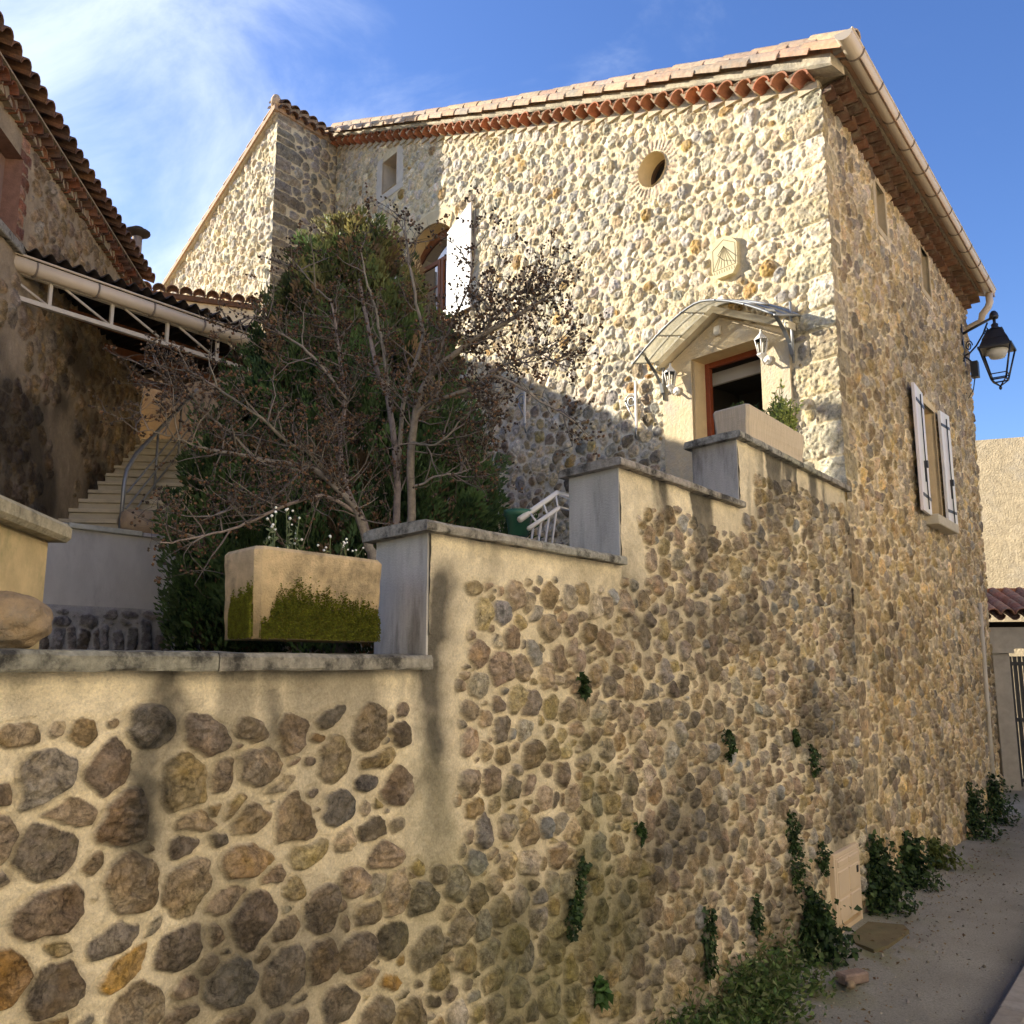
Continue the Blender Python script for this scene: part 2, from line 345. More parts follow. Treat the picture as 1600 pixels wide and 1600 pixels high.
def field(sx, sz, stones, palette, mortar, prot=.022, seed=1, warp=.012, mcell=.25, ex=1.16, joint=.007, smear=.35):
    """height, colour and stone mask of a wall: every stone is spread by ex until it meets a neighbour or the joint between them"""
    X = sx[:, None]+0*sz[None]; Z = sz[None]+0*sx[:, None]
    wx = (fbm(X, Z, .11, seed+1, 3)-.5)*warp*2+(fbm(X, Z, .026, seed+5, 2)-.5)*warp*.9; wz = (fbm(X, Z, .11, seed+2, 3)-.5)*warp*2+(fbm(X, Z, .026, seed+6, 2)-.5)*warp*.9
    lump = fbm(X, Z, .05, seed+3, 3)-.5; grit = fbm(X, Z, .019, seed+7, 2)-.5; big = fbm(X, Z, mcell, seed+4, 4); sm = fbm(X, Z, .07, seed+8, 3)-.5
    H = .012*(big-.5)*2+.012*lump+.005*grit; K = np.zeros_like(X, dtype=np.float32); C = np.empty(X.shape+(3,), np.float32)
    C[:] = mortar; C *= (.80+.30*big+.22*lump)[..., None]
    F1 = np.full(X.shape, 9., np.float32); F2 = F1.copy(); ID = np.full(X.shape, -1, np.int32); r = np.random.default_rng(seed); loc = []
    for n, s in enumerate(stones):
        rr = max(s.a, s.b)*1.75+.03; i0, i1 = np.searchsorted(sx, (s.x-rr, s.x+rr)); j0, j1 = np.searchsorted(sz, (s.z-rr, s.z+rr)); loc.append((i0, i1, j0, j1))
        if i1 <= i0 or j1 <= j0: continue
        f = (fval(s, X[i0:i1, j0:j1]-s.x+wx[i0:i1, j0:j1], Z[i0:i1, j0:j1]-s.z+wz[i0:i1, j0:j1])-1)*min(s.a, s.b)
        f1 = F1[i0:i1, j0:j1]; f2 = F2[i0:i1, j0:j1]; nw = f < f1
        F2[i0:i1, j0:j1] = np.where(nw, f1, np.minimum(f2, f)); F1[i0:i1, j0:j1] = np.where(nw, f, f1); idp = ID[i0:i1, j0:j1]; idp[nw] = n
    for n, s in enumerate(stones):
        i0, i1, j0, j1 = loc[n]
        c = np.array(palette[int(r.integers(len(palette)))] if getattr(s, 'col', None) is None else s.col)*r.uniform(.74, 1.24)*np.array([1, r.uniform(.98, 1.02), r.uniform(.94, 1.05)])
        if i1 <= i0 or j1 <= j0: continue
        mn = min(s.a, s.b); f1 = F1[i0:i1, j0:j1]; f2 = F2[i0:i1, j0:j1]
        e = np.minimum(mn*(ex-1)-f1, (f2-f1)*.5-joint)-smear*.012*np.maximum(sm[i0:i1, j0:j1]*2, -.3)
        e = np.where(ID[i0:i1, j0:j1] == n, e, -1); ins = e > 0
        if not ins.any(): continue
        xx = X[i0:i1, j0:j1]-s.x; zz = Z[i0:i1, j0:j1]-s.z; u = (xx*s.ct+zz*s.st)/s.a; v = (-xx*s.st+zz*s.ct)/s.b; rr_ = np.random.default_rng(s.seed); fa = rr_.uniform(0, 6.28)
        q = np.clip(e/min(.017, .36*mn), 0, 1); dome = np.sqrt(1-(1-q)**2)*(1-.26*np.clip(u*u+v*v, 0, 1.6))
        fac = np.maximum(u*math.cos(fa)+v*math.sin(fa)-rr_.uniform(-.2, .5), 0)+np.maximum(u*math.cos(fa+2.2)+v*math.sin(fa+2.2)-rr_.uniform(-.1, .6), 0)
        lay = np.abs(((v+.25*u*s.tx)*rr_.uniform(1.5, 3.5)+lump[i0:i1, j0:j1]*2.5) % 1-.5) if rr_.random() < .4 else 0
        hh = prot*s.pr*min(1.5, .55+mn/.09)*(dome*(1+s.tx*u+s.tz*v)-.42*q*fac+q*(1.1*lump[i0:i1, j0:j1]+.5*grit[i0:i1, j0:j1])-.25*q*lay)
        hp = H[i0:i1, j0:j1]; hp[ins] = hp[ins]*.5+hh[ins]
        k = ss(e, 0, .004); mott = (.74+.52*fbm(xx+s.x*3, zz+s.z*5, mn*1.1, s.seed, 4)-.10*(lay if np.ndim(lay) else 0)*2)[..., None]
        lu = rr_.uniform(.72, 1.3); c2 = c*lu*np.array([rr_.uniform(.97, 1.08), 1., rr_.uniform(.86, 1.04)]); bl = ss(fbm(xx+s.x, zz+s.z*2, mn*.9, s.seed+3, 3), .45, .65)[..., None]; cc = (c*(1-bl)+c2*bl)*mott
        cp = C[i0:i1, j0:j1]; C[i0:i1, j0:j1] = np.where(ins[..., None], cp*(1-k[..., None])+cc*k[..., None], cp); K[i0:i1, j0:j1] = np.where(ins, k, K[i0:i1, j0:j1])
    ring = np.exp(-(np.clip(F1, 0, 1)/.010)**2)*(K < .5)                   # mortar sinks a little right beside a stone
    H -= .006*ring; C *= (1-.07*ring)[..., None]
    return X, Z, H, C, K
def wall_mesh(name, pos, X, Z, H, C, K, keep, m, parent=None, flip=False):
    V = pos(X, Z, H).reshape(-1, 3); ns, nz = X.shape; idx = np.arange(ns*nz).reshape(ns, nz)
    q = np.stack([idx[:-1, :-1], idx[1:, :-1], idx[1:, 1:], idx[:-1, 1:]], -1)
    xc = (X[:-1, :-1]+X[1:, 1:])/2; zc = (Z[:-1, :-1]+Z[1:, 1:])/2; q = q[keep(xc, zc)]
    if flip: q = q[:, ::-1]
    used = np.zeros(ns*nz, bool); used[q.ravel()] = True; remap = np.cumsum(used)-1
    col = np.concatenate([C.reshape(-1, 3), K.reshape(-1, 1)], 1)[used]
    return raw_mesh(name, V[used], remap[q].ravel(), np.arange(len(q))*4, m, parent, col)
def base_pos(o, d, n):
    def f(X, Z, H): return o[None, None]+X[..., None]*d+H[..., None]*n+Z[..., None]*UP
    return f
GREYS = [(0.33, 0.276, 0.205), (0.416, 0.366, 0.279), (0.272, 0.221, 0.161), (0.488, 0.4, 0.274), (0.388, 0.304, 0.205), (0.316, 0.29, 0.248), (0.445, 0.345, 0.211), (0.359, 0.276, 0.193)]
BROWN = [(0.385, 0.293, 0.166), (0.436, 0.334, 0.172), (0.321, 0.237, 0.146), (0.487, 0.389, 0.199), (0.347, 0.265, 0.185), (0.193, 0.16, 0.119), (0.41, 0.306, 0.199)]
LIGHT = [(0.686, 0.595, 0.432), (0.741, 0.628, 0.449), (0.618, 0.543, 0.407), (0.713, 0.582, 0.378), (0.796, 0.667, 0.449), (0.672, 0.537, 0.331), (0.59, 0.523, 0.413), (0.713, 0.576, 0.402), (0.549, 0.484, 0.378)]
OCHRE = [(.50, .33, .13), (.46, .29, .12), (.50, .36, .20)]

# ================================================================== GROUND
def sheet(name, pts, z, m, res=None):
    mb = MB(); mb.add([(p[0], p[1], z) for p in pts], [tuple(range(len(pts)))]); return tag(mb.build(name, m), kind='structure')
M_ASPH = mat('asphalt', (.275, .262, .222), .9, .34, 110, .5, 130, .008, tint=(.12, .11, .095), tscale=70, tlo=.48, thi=.75)
earth = mat('earth', (.16, .13, .09), .95, .3, .5, 0)
sheet('ground', [(-900, -900), (900, -900), (900, 900), (-900, 900)], -.06, earth)
gx = np.concatenate([np.arange(-3, 17, .05)]); gq = np.arange(-.35, 3.25, .05)
Xg, Qg = np.meshgrid(gx, gq, indexing='ij')
hz = .02*(fbm(Xg, Qg, 1.7, 91, 3)-.5)+.006*(fbm(Xg, Qg, .15, 92, 2)-.5)+.035*ss(-Qg, -.30, .05)
dk = .50+.70*fbm(Xg, Qg, .9, 93, 4)+.30*fbm(Xg, Qg, .2, 95, 3); dk *= 1-.35*ss(Qg, .98, 1.22)
mo = ss(fbm(Xg, Qg, .30, 94, 4), .50, .66)*ss(.75-Qg, 0, .55)*np.where(Xg < 7.2, 1, .35)
Cg = dk[..., None]*np.ones(3); Cg = Cg*(1-.65*mo[..., None])+mo[..., None]*np.array([.62, .66, .14])*.65
ns_, nq_ = Xg.shape; idg = np.arange(ns_*nq_).reshape(ns_, nq_); qd = np.stack([idg[:-1, :-1], idg[:-1, 1:], idg[1:, 1:], idg[1:, :-1]], -1).reshape(-1, 4)[:, ::-1]
Vg = OS[None, None]+Xg[..., None]*dS+Qg[..., None]*nS+hz[..., None]*UP
tag(raw_mesh('road', Vg.reshape(-1, 3), qd.ravel(), np.arange(len(qd))*4, M_ASPH, None, Cg.reshape(-1, 3)), kind='structure')
mb = MB(); mb.prism([SP(15.5, -.03, -6), SP(15.5, -.03, 4), SP(40, -.03, 4), SP(40, -.03, -6)], [SP(15.5, .012, -6), SP(15.5, .012, 4), SP(40, .012, 4), SP(40, .012, -6)])
tag(mb.build('side_street', M_ASPH), kind='structure')
mb = MB(); c = (1, 1, 1)
for i in range(-3, 20):
    mb.box(SP, i, i+.985, -.03, .11+random.uniform(-.004, .004), 1.27, 1.42, jit(c, .12), .012)
tag(mb.build('kerb', mat('kerb_stone', (.30, .28, .24), .9, .25, 12, .3, 80, .005)), kind='structure')
mb = MB(); mb.box(SP, -3, 20, -.05, .10, 1.42, 6.5); tag(mb.build('pavement', mat('pavement_concrete', (.26, .25, .225), .92, .2, 4, .3, 90, .004)), kind='structure')
mb = MB(); mb.prism([SQ(-4, .25, 1.5), SQ(8.0, .25, 1.5), SQ(8.0, 5.5, 1.5), SP(10., 1.5, -8.8), SP(-4, 1.5, -8.8)], [SQ(-4, .25, 1.88), SQ(8.0, .25, 1.88), SQ(8.0, 5.5, 1.88), SP(10., 1.88, -8.8), SP(-4, 1.88, -8.8)])
tag(mb.build('garden_ground', soilm()), kind='structure')

# ================================================================== STEPPED BOUNDARY WALL ALONG THE STREET
STEP = [(-1.2, 2.60, 1.99), (2.60, 4.09, 2.52), (4.09, 5.69, 3.05), (5.69, HC, 3.53)]
def top_of(s):
    s = np.asarray(s, float); t = np.full(s.shape, 1.99)
    for a, b, z in STEP[1:]: t = np.where(s >= a, z, t)
    return t
bw = thing('boundary_wall', 'long cobble and cream mortar street wall with stepped concrete copings climbing to the house corner', 'wall', SP(2, 0))
def blocked_b(X, Z):
    t = top_of(X); m = Z > t-np.where(X < 2.6, .09+.13*vn(X, Z, .5, 5), .10+.10*vn(X, Z, .4, 6))
    for a, zl in ((2.60, 1.30), (4.09, 2.45), (5.69, 3.02)):
        m |= (X > a-.02) & (X < a+.13+.12*vn(X, Z, .3, 8)) & (Z > zl)
    m |= (X > 7.0) & (X < 7.74) & (Z < .66)
    m |= (X > 2.50) & (X < 2.62) & (Z > 1.35)
    return m
def size_b(x, z):
    if x < 2.62: return .036, .55+.40*min(1, max(0, (1.85-z)))
    return .037-.003*min(1, (x-2.7)/3), .98
r = np.random.default_rng(11)
st = pack(r, -1.2, HC, -.1, 3.55, blocked_b, size_b, 52000, .0065, horiz=.38, asp=lambda x: (1.1, 2.9) if x < 2.65 else (1.0, 2.0), grow=1, amax=lambda x: .092 if x < 2.65 else .072)
st2 = [s for s in st]
for s in st2:
    if s.x < 2.75: s.col = tuple(np.array(random.choice(OCHRE+BROWN if random.random() < .16 else GREYS*2+BROWN[3:]))*np.array([.80, .78, .76]))
sx = np.concatenate([np.arange(-1.2, 0.6, .012), np.arange(.6, .9, .006), np.arange(.9, 2.7, .0037), np.arange(2.7, 3.4, .0047), np.arange(3.4, 5.2, .0062), np.arange(5.2, HC, .0085), [HC]]); sz = np.concatenate([np.arange(-.12, 1.1, .0066), np.arange(1.1, 2.0, .0042), np.arange(2.0, 3.56, .0062)])
X, Z, H, C, K = field(sx, sz, st2, GREYS*3+BROWN*2+[(.37, .29, .19), (.42, .32, .20), (.34, .34, .32), (.52, .45, .34)], (.86, .745, .52), .025, 21, .013, ex=np.float32(1.07), joint=.009)
t = top_of(X); below = t-Z
drip = ss(fbm(X+.15*fbm(X, Z, .3, 40, 2), Z*.16, .26, 41, 4), .50, .68)*np.exp(-below/np.where(X < 2.6, .30, .55))*np.where(X < 2.6, .8, 1.2)
drip = np.maximum(drip, 1.5*np.exp(-((X-1.47-.02*np.sin(Z*7)+.12*(fbm(X, Z, .15, 43, 3)-.5))/.075)**2)*ss(Z, 1.25, 1.6)*(.35+.75*fbm(X, Z, .10, 44, 4)))
drip = np.maximum(drip, .9*np.exp(-((X-1.86+.1*(fbm(X, Z, .15, 42, 3)-.5))/.06)**2)*ss(Z, 1.55, 1.85)*(.35+.75*fbm(X, Z, .10, 49, 4)))
drip = np.maximum(drip, 1.35*np.exp(-((X-2.645-.025*np.sin(Z*6)+.10*(fbm(X, Z, .15, 39, 3)-.5))/.08)**2)*ss(Z, .9, 1.9)*ss(2.5-Z, 0, .2)*(.5+.7*fbm(X, Z, .12, 45, 3)))
drip = np.maximum(drip, .7*ss(fbm(X, Z, .7, 46, 5), .52, .72)*ss(below, .15, .9))
dust = ss(fbm(X, Z, 1.1, 47, 4), .35, .6)*ss(X, 2.3, 3.6)*.36+.15*ss(fbm(X, Z, .5, 48, 4), .45, .7)
C = C*(1-dust[..., None]*(1-K[..., None]*.7))+np.array([.42, .35, .22])*(dust*(1-K*.7))[..., None]
drip = np.clip(drip, 0, 1); C = C*(1-.88*drip[..., None])+np.array([.06, .055, .045])*(.88*drip[..., None])
moss = ss(fbm(X, Z*.7, .45, 50, 5), .47, .64)*ss(2.2-Z, 0, 1.0)*np.exp(-((X-3.45)/1.0)**2)
moss = np.maximum(moss, .7*ss(fbm(X, Z, .2, 51, 4), .5, .62)*ss(.55-Z, 0, .5)*ss(X, 3, 4))
C = C*(1-.50*moss[..., None])+np.array([.17, .165, .045])*(.50*moss)[..., None]
H = H*ss(HC-X, 0, .1)
wall_mesh('wall_face', base_pos(OS, dS, nS), X, Z, H, C, K, lambda x, z: z < top_of(x)+.004, M_WALL, bw)
mb = MB(); mg = MB()
for a, b, z in STEP:
    b2 = min(b+.0, HC-.02)
    mb.prism([SQ(a+.0, .035, -.1), SQ(b2, .035, -.1), SQ(b2, .38, -.1), SQ(a, .38, -.1)], [SQ(a, .035, z-.002), SQ(b2, .035, z-.002), SQ(b2, .38, z-.002), SQ(a, .38, z-.002)])
mb.build('wall_core', mat('core_render', (.36, .34, .30), .92, .2, 6, .2, 100, .004, tint=(.12, .115, .105), tscale=2.5, tlo=.45, thi=.75, stretch=(1, 1, .3)), bw)
for (a, b, z), zl in zip(STEP[1:], (2.03, 2.55, 3.08)):      # rendered end faces of the three steps
    mg = MB(); mg.prism([SQ(a-.012, .003, zl), SQ(a-.001, .003, zl), SQ(a-.001, .385, zl), SQ(a-.012, .385, zl)], [SQ(a-.012, .003, z-.003), SQ(a-.001, .003, z-.003), SQ(a-.001, .385, z-.003), SQ(a-.012, .385, z-.003)])
    mg.build('end_face', greyr(), bw)
def coping(a, b, z0, z1, joint=1.0, lip=.055):
    mb = MB(); x = a; n = max(1, round((b-a)/joint)); L = (b-a)/n
    for i in range(n):
        x0 = a+i*L+.002; x1 = a+(i+1)*L-.002; vs_l = []; k = 7
        # rounded worn arris: profile across the wall, swept along it with slight wobble
        prof = [(-lip+.004, z0), (-lip, z0+.008), (-lip, z1-.014), (-lip+.012, z1-.002), (.10, z1+.004), (.36, z1+.002), (.43-.012, z1-.003), (.43, z1-.016), (.43, z0)]
        m = max(2, int(L/.06)); vs = []
        for j in range(m+1):
            s = x0+(x1-x0)*j/m
            for q, zz in prof: vs.append(SQ(s, q+random.uniform(-.0025, .0025), zz+random.uniform(-.002, .002)))
        p = len(prof); fs = [(j*p+i_, j*p+(i_+1) % p, (j+1)*p+(i_+1) % p, (j+1)*p+i_) for j in range(m) for i_ in range(p)]
        fs += [tuple(range(p))[::-1], tuple(range(m*p, (m+1)*p))]
        mb.add(vs, fs, jit((1, 1, 1), .1))
    return mb.build('coping', coping_m(), bw)
coping(-1.2, 2.585, 1.985, 2.040, .9)
coping(2.535, 4.075, 2.518, 2.562, .75); coping(4.025, 5.675, 3.046, 3.092, .8); coping(5.625, HC+.02, 3.528, 3.578, .8)

# ================================================================== THE STONE HOUSE
hs_ = thing('stone_house', 'tall rubble stone house with white shutters and a tiled verge sloping to the street corner', 'house', C0)
MORT = (.78, .645, .40)
# openings of the front (s0,s1,z0,z1) with their rendered margins
DOOR = (.79, 1.65, 2.62, 5.20); WIN = (6.08, 7.25, 7.02, 8.32); SMALL = (7.60, 8.05, 9.86, 10.42); OC = (2.13, 7.63, .205)
ARC_R = .84; ARC_C = ((WIN[0]+WIN[1])/2, 8.72-ARC_R)
def in_win(x, z, g=0.):
    return ((x > WIN[0]-g) & (x < WIN[1]+g) & (z > WIN[2]-g) & (z < WIN[3])) | ((np.hypot(x-ARC_C[0], z-ARC_C[1]) < ARC_R+g) & (x > WIN[0]-g) & (x < WIN[1]+g) & (z >= WIN[3]))
def in_rect(x, z, q, g=0.): return (x > q[0]-g) & (x < q[1]+g) & (z > q[2]-g) & (z < q[3]+g)
GAB = [(2.03, 2.62), (2.03, 5.18), (1.27, 5.56), (.47, 5.18), (.47, 2.62)]
def in_gab(x, z, g=0.):
    zt = np.interp(x, [.47-g, 1.27, 2.03+g], [5.18, 5.56, 5.18]); return (x > .47-g) & (x < 2.03+g) & (z < zt+g)
def blocked_f(X, Z):
    zt = 7.50+ROOFK*X
    m = (Z > zt-.02) | in_win(X, Z, .10) | in_rect(X, Z, SMALL, .16) | (np.hypot(X-OC[0], Z-OC[1]) < OC[2]+.02) | in_gab(X, Z, .03)
    m |= (np.hypot(X-ARC_C[0], Z-ARC_C[1]) < ARC_R+.24) & (Z > 8.25) & (X > WIN[0]-.1) & (X < WIN[1]+.1)
    m |= in_rect(X, Z, (.99, 1.32, 5.98, 6.40), .03)
    return m
r = np.random.default_rng(31); fixed = []; z = 3.55; k = 0
while z < 7.45:                                            # quoins, long and short by turns
    hgt = r.uniform(.20, .34); wd = (.46 if k % 2 else .27)*r.uniform(.85, 1.2)
    s = rect_stone(r, wd/2-.05, z+hgt/2, wd/2+.05, hgt/2-.012, r.normal(0, .02), 9.); s.pr = .85; s.col = random.choice([(.56, .48, .33), (.60, .53, .38), (.52, .46, .35), (.55, .45, .28)]); fixed.append(s); z += hgt; k += 1
for i in range(30):                                       # brick ring of the round window
    a = 2*math.pi*(i+.5)/30; rad = OC[2]+.085+r.uniform(-.008, .012)
    s = rect_stone(r, OC[0]+math.cos(a)*rad, OC[1]+math.sin(a)*rad, .070*r.uniform(.8, 1.1), .0175, a, 10.); s.pr = .45; s.col = random.choice([(.55, .40, .28), (.52, .36, .24), (.60, .48, .34), (.58, .50, .38)]); fixed.append(s)
stf = pack(r, 0, FL, 2.0, 11.7, blocked_f, lambda x, z: (.034 if x < 5 else .040, .99), 76000, .009, fixed, .013, 1, .30, (1.05, 2.1), lambda x: .10)
for s in stf:
    if getattr(s, 'col', None) is None:
        if s.z < 5.3 and random.random() < .42: s.col = random.choice(GREYS+BROWN)
        elif random.random() < .07: s.col = random.choice(OCHRE)
sxf = np.concatenate([np.arange(0, 3.2, .0088), np.arange(3.2, 6.2, .011), np.arange(6.2, FL, .0135), [FL]]); szf = np.arange(1.9, 11.75, .0115)
X, Z, H, C, K = field(sxf, szf, stf, LIGHT, MORT, .018, 41, .012, ex=1.08, joint=.009, smear=.7)
shade_lift = (ss(5.6-Z, 0, .5)*ss(X, 1.9, 2.4))[..., None]*(1-K[..., None]); C = C*(1+shade_lift*np.array([.08, .16, .42]))   # mortar painted paler where the lower wall is shaded, in place of skylight
edge = np.ones_like(X)
for msk in (in_win(X, Z, .05), in_rect(X, Z, SMALL, .05), np.hypot(X-OC[0], Z-OC[1]) < OC[2]+.012, in_gab(X, Z, .0)): edge = np.where(msk, 0, edge)
H = H*edge; H *= ss(FL-X, 0, .05)
hcz = szf; hcorner = H[0].copy()
CW = (1-float(nF@nS))/float(-dF@nS)
def pos_f(X, Z, H):
    wgt = np.clip(1-X/.10, 0, 1)[..., None]*CW*H[..., None]
    return C0[None, None]+X[..., None]*dF+H[..., None]*nF+Z[..., None]*UP-wgt*dF
keepf = lambda x, z: (z < 7.60+ROOFK*x) & ~in_win(x, z) & ~in_rect(x, z, SMALL) & ~(np.hypot(x-OC[0], z-OC[1]) < OC[2]) & ~in_rect(x, z, DOOR)
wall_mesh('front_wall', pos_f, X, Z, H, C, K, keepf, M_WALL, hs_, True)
# street side
SLIT = [(9.86, 10.20, 6.84, 7.36), (11.92, 12.32, 6.82, 7.40)]; SWIN = (11.06, 11.92, 3.72, 5.14); SEND = 14.75
def end_of(z): return 14.20+.085*z
def blocked_s(X, Z):
    m = (Z > 7.48) | in_rect(X, Z, SWIN, .09) | (X < HC+.02)
    for q in SLIT: m |= in_rect(X, Z, q, .10)
    m |= (np.abs(X-13.55-.06*Z) < .035) & (Z > .2) & (Z < 2.9)
    return m
r = np.random.default_rng(51); fixed = []; z = .1; k = 0
while z < 7.4:
    hgt = r.uniform(.18, .30); wd = (.34 if k % 2 else .17)*r.uniform(.8, 1.2)
    s = rect_stone(r, HC+wd/2-.04, z+hgt/2, wd/2+.04, hgt/2-.012, r.normal(0, .02), 9.); s.pr = .5; s.col = random.choice([(.42, .34, .21), (.45, .36, .22), (.40, .31, .18)]); fixed.append(s); z += hgt; k += 1
sts = pack(r, HC, SEND+.1, -.1, 7.5, blocked_s, lambda x, z: (.042, 1.), 56000, .006, fixed, .013, 1, .42, (1.0, 1.8), lambda x: .095)
sxs = np.concatenate([np.arange(HC, 10, .0088), np.arange(10, SEND+.1, .0125)]); szs = np.arange(-.12, 7.62, .0115)
BUFF = [(0.537, 0.401, 0.223), (0.596, 0.445, 0.243), (0.491, 0.359, 0.203), (0.462, 0.366, 0.243), (0.552, 0.445, 0.298), (0.626, 0.46, 0.23), (0.432, 0.316, 0.175), (0.507, 0.416, 0.298)]
X, Z, H, C, K = field(sxs, szs, sts, BUFF*2+GREYS[:4]+BROWN[:3], (.86, .715, .46), .022, 61, .013, ex=1.11, joint=.0085)
C *= (1-.28*ss(fbm(X, Z, 1.4, 66, 4), .45, .7))[..., None]
pale = np.exp(-((X-11.7)/.22)**2)*ss(3.6-Z, 0, .15)*ss(Z, 2.4, 3.3)*.6; C = C*(1-pale[..., None])+np.array([.66, .54, .34])*pale[..., None]
for q in SLIT+[SWIN]: H = np.where(in_rect(X, Z, q, .04), 0, H)
hc_s = np.interp(szs, hcz, hcorner, left=0); wgt0 = np.clip(1-(X-HC)/.10, 0, 1); H = H*(1-wgt0)+hc_s[None]*wgt0*ss(Z, 3.45, 3.7)
def pos_s(X, Z, H):
    wgt = (np.clip(1-(X-HC)/.10, 0, 1)*ss(Z, 3.45, 3.7))[..., None]*CW*H[..., None]
    return OS[None, None]+X[..., None]*dS+H[..., None]*nS+Z[..., None]*UP-wgt*dS
keeps = lambda x, z: (x < end_of(z)+.05*(fbm(x*0+3, z, .22, 67, 3)-.5)) & (z < 7.6) & ~in_rect(x, z, SWIN) & ~in_rect(x, z, SLIT[0]) & ~in_rect(x, z, SLIT[1])
wall_mesh('side_wall', pos_s, X, Z, H, C, K, keeps, M_WALL, hs_)
# rough far corner: end return of the street side
mb = MB(); zz = np.arange(-.1, 7.5, .14); vs = []; fs = []
for i, z in enumerate(zz):
    e = end_of(z)-.015
    for q in range(6): vs.append(SP(e+random.uniform(-.03, .03)+.10*(q > 0), z, .0 if q == 0 else -q*.35))
for i in range(len(zz)-1):
    for q in range(5): fs.append((i*6+q, (i+1)*6+q, (i+1)*6+q+1, i*6+q+1))
mb.add(vs, fs, (.9, .8, .55)); mb.build('far_end_wall', mat('rough_stone_end', (.30, .25, .17), .95, .5, 7, .5, 14, .05), hs_)
# projecting left half of the front: its side wall and its face
def top_w(t): return 11.42
r = np.random.default_rng(71); PL = 1.36; fixed = []; z = 6.6; k = 0
while z < 11.4:
    hgt = r.uniform(.12, .26); wd = (.5 if k % 2 else .3)*r.uniform(.6, 1.3)
    s = rect_stone(r, -PL+wd/2-.03, z+hgt/2, wd/2+.03, hgt/2-.014, 0, 9.); s.col = random.choice([(.34, .28, .20), (.38, .31, .21), (.30, .26, .2)]); s.pr = .9; fixed.append(s); z += hgt; k += 1
stw = pack(r, -PL, 0, 5.5, 11.6, lambda X, Z: Z > 11.5, lambda x, z: (.085, 1.), 6000, .014, fixed, .02, 4, .45, (1.2, 2.3))
sxw = np.append(np.arange(-PL, 0, .014), 0.); szw = np.arange(5.4, 11.6, .014)
X, Z, H, C, K = field(sxw, szw, stw, [(.36, .31, .25), (.32, .28, .23), (.40, .35, .29), (.34, .28, .21)], MORT, .022, 81, .015)
hw = H[0].copy(); H *= ss(-X, 0, .05)
wall_mesh('wing_side_wall', lambda X, Z, H: I0[None, None]+X[..., None]*dS+H[..., None]*nS+Z[..., None]*UP-(np.clip(1-(X+PL)/.12, 0, 1)*CW*H)[..., None]*dS, X, Z, H, C, K, lambda x, z: z < 11.50, M_WALLN, hs_)
r = np.random.default_rng(72); GL = 6.2
def topg(s): return 11.50-.285*s
stg = pack(r, 0, GL, 6.0, 11.6, lambda X, Z: Z > topg(X)+.03, lambda x, z: (.075, 1.), 13000, .015, (), .022, 4, .45, (1.1, 2.2))
sxg = np.arange(0, GL, .0165); szg = np.arange(5.6, 11.6, .0165)
X, Z, H, C, K = field(sxg, szg, stg, LIGHT, MORT, .028, 83, .015)
w0 = np.clip(1-X/.12, 0, 1); H = H*(1-w0)+np.interp(szg, szw, hw)[None]*w0
wall_mesh('wing_front_wall', lambda X, Z, H: G0[None, None]+X[..., None]*dF+H[..., None]*nF+Z[..., None]*UP-(w0*CW*H)[..., None]*dF, X, Z, H, C, K, lambda x, z: z < topg(x)+.02, M_WALL, hs_, True)
# back of the house and inner lining, so that no light leaks into the rooms
B0 = C0+dS*6.75
mb = MB(); lin = (.75, .72, .66)
P_end = OS+dS*14.2
backc = P_end+dF*(FL-.1)
zf = lambda p: p+UP*0
mb.add([P_end+UP*-.1-nS*.08, backc+UP*-.1, backc+UP*11.4, P_end+UP*7.5-nS*.08], [(0, 1, 2, 3)], (.9, .8, .6))
wl = G0+dF*GL; wb = wl+dS*2.6
mb.add([backc+UP*-.1, wb, wb+UP*9.6, backc+UP*11.4], [(0, 1, 2, 3)], (.9, .8, .6)); mb.add([wb, wl, wl+UP*9.6, wb+UP*9.6], [(0, 1, 2, 3)], (.9, .8, .6))
mb.build('back_wall', cream(), hs_)
# ------------------------------------------------------------------ roof, verge, génoise, gutter of the house
def RP(s, d, lift=0.): return FP(s, 7.50+ROOFK*s+lift, d)
mb = MB(); OV = .26
r0 = [FP(-.10, 7.86-ROOFK*.10, .02), FP(FL+.05, 7.86+ROOFK*(FL+.05), .02)]
back = dS*6.9
q = [r0[0], r0[1], r0[1]+back, r0[0]+back]; e0 = r0[0]-dF*.34-UP*.34*ROOFK; q = [e0, r0[1], r0[1]+back, e0+back]
mb.prism([p-UP*.10 for p in q], q, (.9, .8, .7))
ridge_a = I0+UP*(7.86+ROOFK*FL); gl = G0+dF*GL
wq = [G0+UP*11.60-dS*.12+nS*.05, G0+dF*(GL+.3)+UP*(11.60-.285*(GL+.3))-dS*.12, G0+dF*(GL+.3)+UP*(11.60-.285*(GL+.3))+dS*3.0, G0+UP*11.60+dS*8.2+nS*.05]
mb.prism([p-UP*.10 for p in wq], wq, (.9, .8, .7))
roof = mb.build('roof', terrag(), hs_)
mb = MB()                                                   # verge: two runs of canal tiles laid up the slope
slope = dF+UP*ROOFK; slope = slope/np.linalg.norm(slope); rup = np.cross(slope, nF); rup = rup if rup[2] > 0 else -rup
x = -.40
while x < FL-.05:
    for d, lift, rr in ((.185, .240, .108), (.035, .395, .104)):
        sag = verge(x)-(7.50+ROOFK*x); p = RP(x+random.uniform(-.01, .01), d, lift+flare(x)+sag+random.uniform(-.008, .008))
        wob = random.uniform(-.008, .008); c = random.choice([(1, 1, 1), (1.1, 1.05, .98), (1.05, .9, .8), (.85, .85, .82), (1.15, 1.08, .95)])
        mb.shell(p-rup*.012, p+slope*.47+rup*.012+nF*wob, rup, rr, rr*.84, .014, 8, -.25, math.pi+.25, jit(c, .1))
    x += .335
